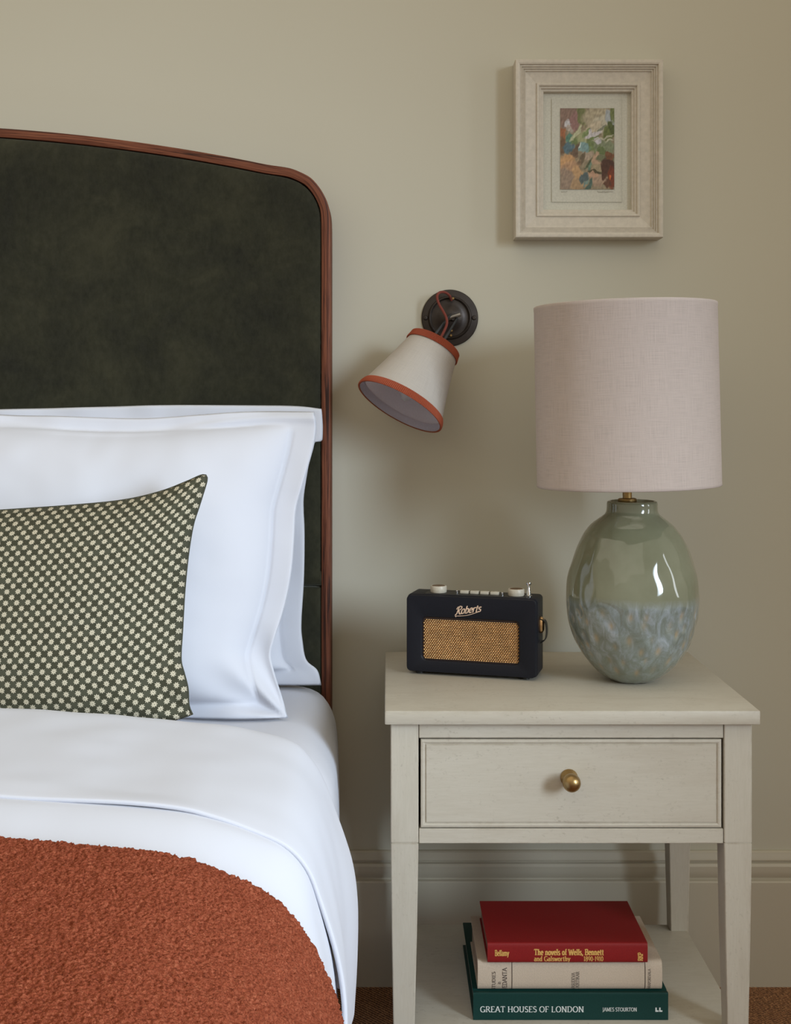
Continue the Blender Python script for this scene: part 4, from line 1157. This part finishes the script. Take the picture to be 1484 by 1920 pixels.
def print_col(s, t):
    ws = s + 0.050 * noise.noise(Vector((s * 9, t * 9, 1))) + 0.022 * noise.noise(Vector((s * 40, t * 18, 4)))
    wt = t + 0.038 * noise.noise(Vector((s * 9, t * 9, 11))) + 0.018 * noise.noise(Vector((s * 18, t * 40, 14)))
    c = Vector((122, 112, 92))
    for cx, cy, rx, ry_, an, col in dabs:
        a = math.radians(an); dx = ws - cx; dy = (wt - cy)
        X_ = dx * math.cos(a) + dy * math.sin(a) * 1.5; Y_ = (-dx * math.sin(a) / 1.5 + dy * math.cos(a))
        d = math.hypot(X_ / rx, Y_ / ry_)
        k = sstep(1.14, 0.80, d)
        if k > 0: c = c.lerp(Vector(col), k * 0.95)
    g = 1 + 0.16 * noise.noise(Vector((s * 30 + t * 14, t * 26, 7)))
    return tuple(min(255, x * g) for x in c)
Vp = []
for i in range(NXp):
    row = []
    for j in range(NZp):
        s, t = i / (NXp - 1), j / (NZp - 1)
        v = bm.verts.new((ia.x + (ib.x - ia.x) * s, ym - 0.0024, ib.z + (ia.z - ib.z) * t))
        lc_ = lin(print_col(s, t)); v[cl] = (lc_[0] * 1.3, lc_[1] * 1.3, lc_[2] * 1.32, 1)
        row.append(v)
    Vp.append(row)
for i in range(NXp - 1):
    for j in range(NZp - 1): bm.faces.new((Vp[i][j], Vp[i][j + 1], Vp[i + 1][j + 1], Vp[i + 1][j]))
mInk = NT('printed_ink', (120, 110, 90), 0.8)
at_ = mInk.n('ShaderNodeAttribute', attribute_name='ink'); mInk.color(at_.outputs['Color'])
o = obj('printed_image', bm, mInk, pic); o.parent = paper
bm = bmesh.new()
def scribble(u0, u1, v, amp, n, seed):
    rnd = random.Random(seed)
    pts_ = [at(u0 + (u1 - u0) * k / n + rnd.uniform(-.6, .6), v + (amp if k % 2 else -amp) * rnd.uniform(.4, 1.0) * (1 if k < n * .7 else .4), ym - 0.0021) for k in range(n + 1)]
    tube([Vector((p.x, ym - 0.0020, p.z)) for p in pts_], 0.00022, 4, bm)
scribble(1121, 1150, 359.8, 2.2, 22, 1)
o = obj('pencil_signature', bm, mPencil, pic); o.parent = paper
bm = bmesh.new(); scribble(1053, 1064, 359.5, 1.5, 8, 3)
o = obj('pencil_number', bm, mPencil, pic); o.parent = paper

# ------------------------------------------------------------------ wall light
pc = at(844, 596, 2.465); pc.y = WY
sc_ = thing('wall_light', 'adjustable wall reading light with cream cone shade trimmed in rust ribbon', 'lamp', (pc.x, WY, pc.z))
obj('back_plate', lathe([(0.057, 0.0), (0.057, 0.0028), (0.0555, 0.0045), (0.0440, 0.0058), (0.0430, 0.0070), (0.0425, 0.0105), (0.0405, 0.0118), (0.0385, 0.0105), (0.0375, 0.0070), (0.030, 0.0072), (0.024, 0.0100), (0.016, 0.0150), (0.010, 0.0175), (0.0, 0.0178)],
    (pc.x, WY, pc.z), (0, -1, 0), 64), mBronze, sc_)
for dx in (-0.0487, 0.0487):
    bm = lathe([(0, 0), (0.0048, 0), (0.0048, 0.0012), (0.0036, 0.0028), (0, 0.0034)], (pc.x + dx, WY - 0.0050, pc.z), (0, -1, 0), 20)
    obj('screw', bm, mBronze, sc_)
for (u, v) in ((850, 560), (847, 620), (846, 629)):
    p = at(u, v, 2.459)
    obj('terminal', lathe([(0, -0.003), (0.0026, -0.003), (0.0026, 0.003), (0.0018, 0.004), (0, 0.004)], p, (0, -1, 0), 14), mBrass, sc_)
tc, bc = Vector((at(815, 647.5, 2.375).x, 2.375, at(815, 647.5, 2.375).z)), Vector((at(750, 762, 2.335).x, 2.335, at(750, 762, 2.335).z))
axs = (bc - tc).normalized(); Ls = (bc - tc).length
knuckle = pc + Vector((0.006, -0.040, 0.0))
obj('pivot', tube([pc + Vector((0.004, -0.012, 0)), pc + Vector((0.005, -0.026, 0)), knuckle], [0.009, 0.0075, 0.0075], 16), mBronze, sc_)
obj('pivot_pin', tube([knuckle + Vector((-0.013, 0.001, -0.004)), knuckle + Vector((0.013, -0.001, 0.004))], 0.0042, 14), M_metal('worn_steel', (0.30, 0.29, 0.28), 0.35), sc_)
bm = bmesh.new()
side = axs.cross(Vector((0, 1, 0))).normalized()
for s_ in (-1, 1):
    tube([knuckle + side * 0.0075 * s_, tc + side * 0.011 * s_ - axs * 0.008, tc + side * 0.011 * s_ + axs * 0.01], 0.0026, 8, bm)
obj('fork', bm, M_metal('blackened_steel', (0.07, 0.075, 0.085), 0.4), sc_)
obj('lamp_holder', lathe([(0, -0.016), (0.010, -0.016), (0.0135, -0.012), (0.0135, 0.045), (0.011, 0.048), (0, 0.048)], tc, axs, 28), mBlack, sc_)
obj('bulb', lathe([(0, 0.046), (0.010, 0.046), (0.010, 0.056), (0.0145, 0.070), (0.0180, 0.090), (0.0170, 0.106), (0.0115, 0.120), (0.005, 0.127), (0, 0.128)], tc, axs, 28), mGlass, sc_)
flex = [at(u, v, y) for u, v, y in ((847, 563, 2.458), (843, 554, 2.447), (834, 548, 2.440), (824, 549, 2.434), (820, 557, 2.428), (824, 571, 2.422), (831, 583, 2.414), (837, 595, 2.407), (838.5, 606, 2.402), (835, 617, 2.397), (829, 629, 2.388), (822, 642, 2.380))]
obj('flex', tube(catmull(flex, 6), 0.0026, 10), mRedFlex, sc_)
# cone shade
rt, rbm = 0.0495, 0.0880
def sr(h):
    t = h / Ls; return rt + (rbm - rt) * (t * 0.88 + 0.12 * t ** 2.4)
hs = [Ls * k / 14 for k in range(15)]
bm = bmesh.new(); uvl = bm.loops.layers.uv.verify()
x_, y_, a_ = frame_of(axs); seg = 96
prf = [(sr(h), h) for h in hs]
rings = [[bm.verts.new(tc + a_ * h + (x_ * math.cos(2 * PI * k / seg) + y_ * math.sin(2 * PI * k / seg)) * r) for k in range(seg)] for r, h in prf]
for n_, (A, B) in enumerate(zip(rings, rings[1:])):
    for k in range(seg):
        f = bm.faces.new((A[k], A[(k + 1) % seg], B[(k + 1) % seg], B[k]))
        for lp, (kk, hh) in zip(f.loops, ((k, prf[n_][1]), (k + 1, prf[n_][1]), (k + 1, prf[n_ + 1][1]), (k, prf[n_ + 1][1]))): lp[uvl].uv = (2 * PI * kk / seg * 0.07, hh)
bmesh.ops.recalc_face_normals(bm, faces=bm.faces[:])
cone = obj('lamp_shade', bm, mCream, sc_, angle=60)
bm = lathe([(sr(h) - 0.0016, h) for h in hs], tc, axs, 96, caps=False)
o = obj('shade_lining', bm, mLining, sc_); o.parent = cone; o['label'] = 'pale lilac lining of the cone shade'
def ribbon(h0, h1, name, flare=0.0):
    n = 7; pts_ = []
    for k in range(n + 1):
        t = k / n; h = h0 + (h1 - h0) * t
        base_r = sr(min(max(h, 0), Ls)) + 0.0014
        pts_.append((base_r + 0.0012 * math.sin(PI * t) + flare * abs(t - .5), h))
    pts_ = [(pts_[0][0] - 0.003, pts_[0][1] + 0.0004)] + pts_ + [(pts_[-1][0] - 0.003, pts_[-1][1] - 0.0004)]
    pl = lathe(pts_, tc, axs, 960, mod=lambda i, th: 0.0008 * math.cos(th * 160) if 1 <= i <= n + 1 else 0, caps=False)
    o_ = obj(name, pl, mRust, sc_, angle=60); o_.parent = cone; o_['label'] = 'pleated rust ribbon trim'
ribbon(-0.0035, 0.0115, 'ribbon_trim', 0.002)
ribbon(Ls - 0.0135, Ls + 0.0015, 'ribbon_trim')
bm = bmesh.new()
for k in range(3):
    th = 2 * PI * k / 3 + 0.5
    tube([tc + axs * 0.002, tc + axs * 0.002 + (x_ * math.cos(th) + y_ * math.sin(th)) * (rt - 0.001)], 0.0012, 6, bm)
obj('shade_carrier', bm, mBronze, sc_)
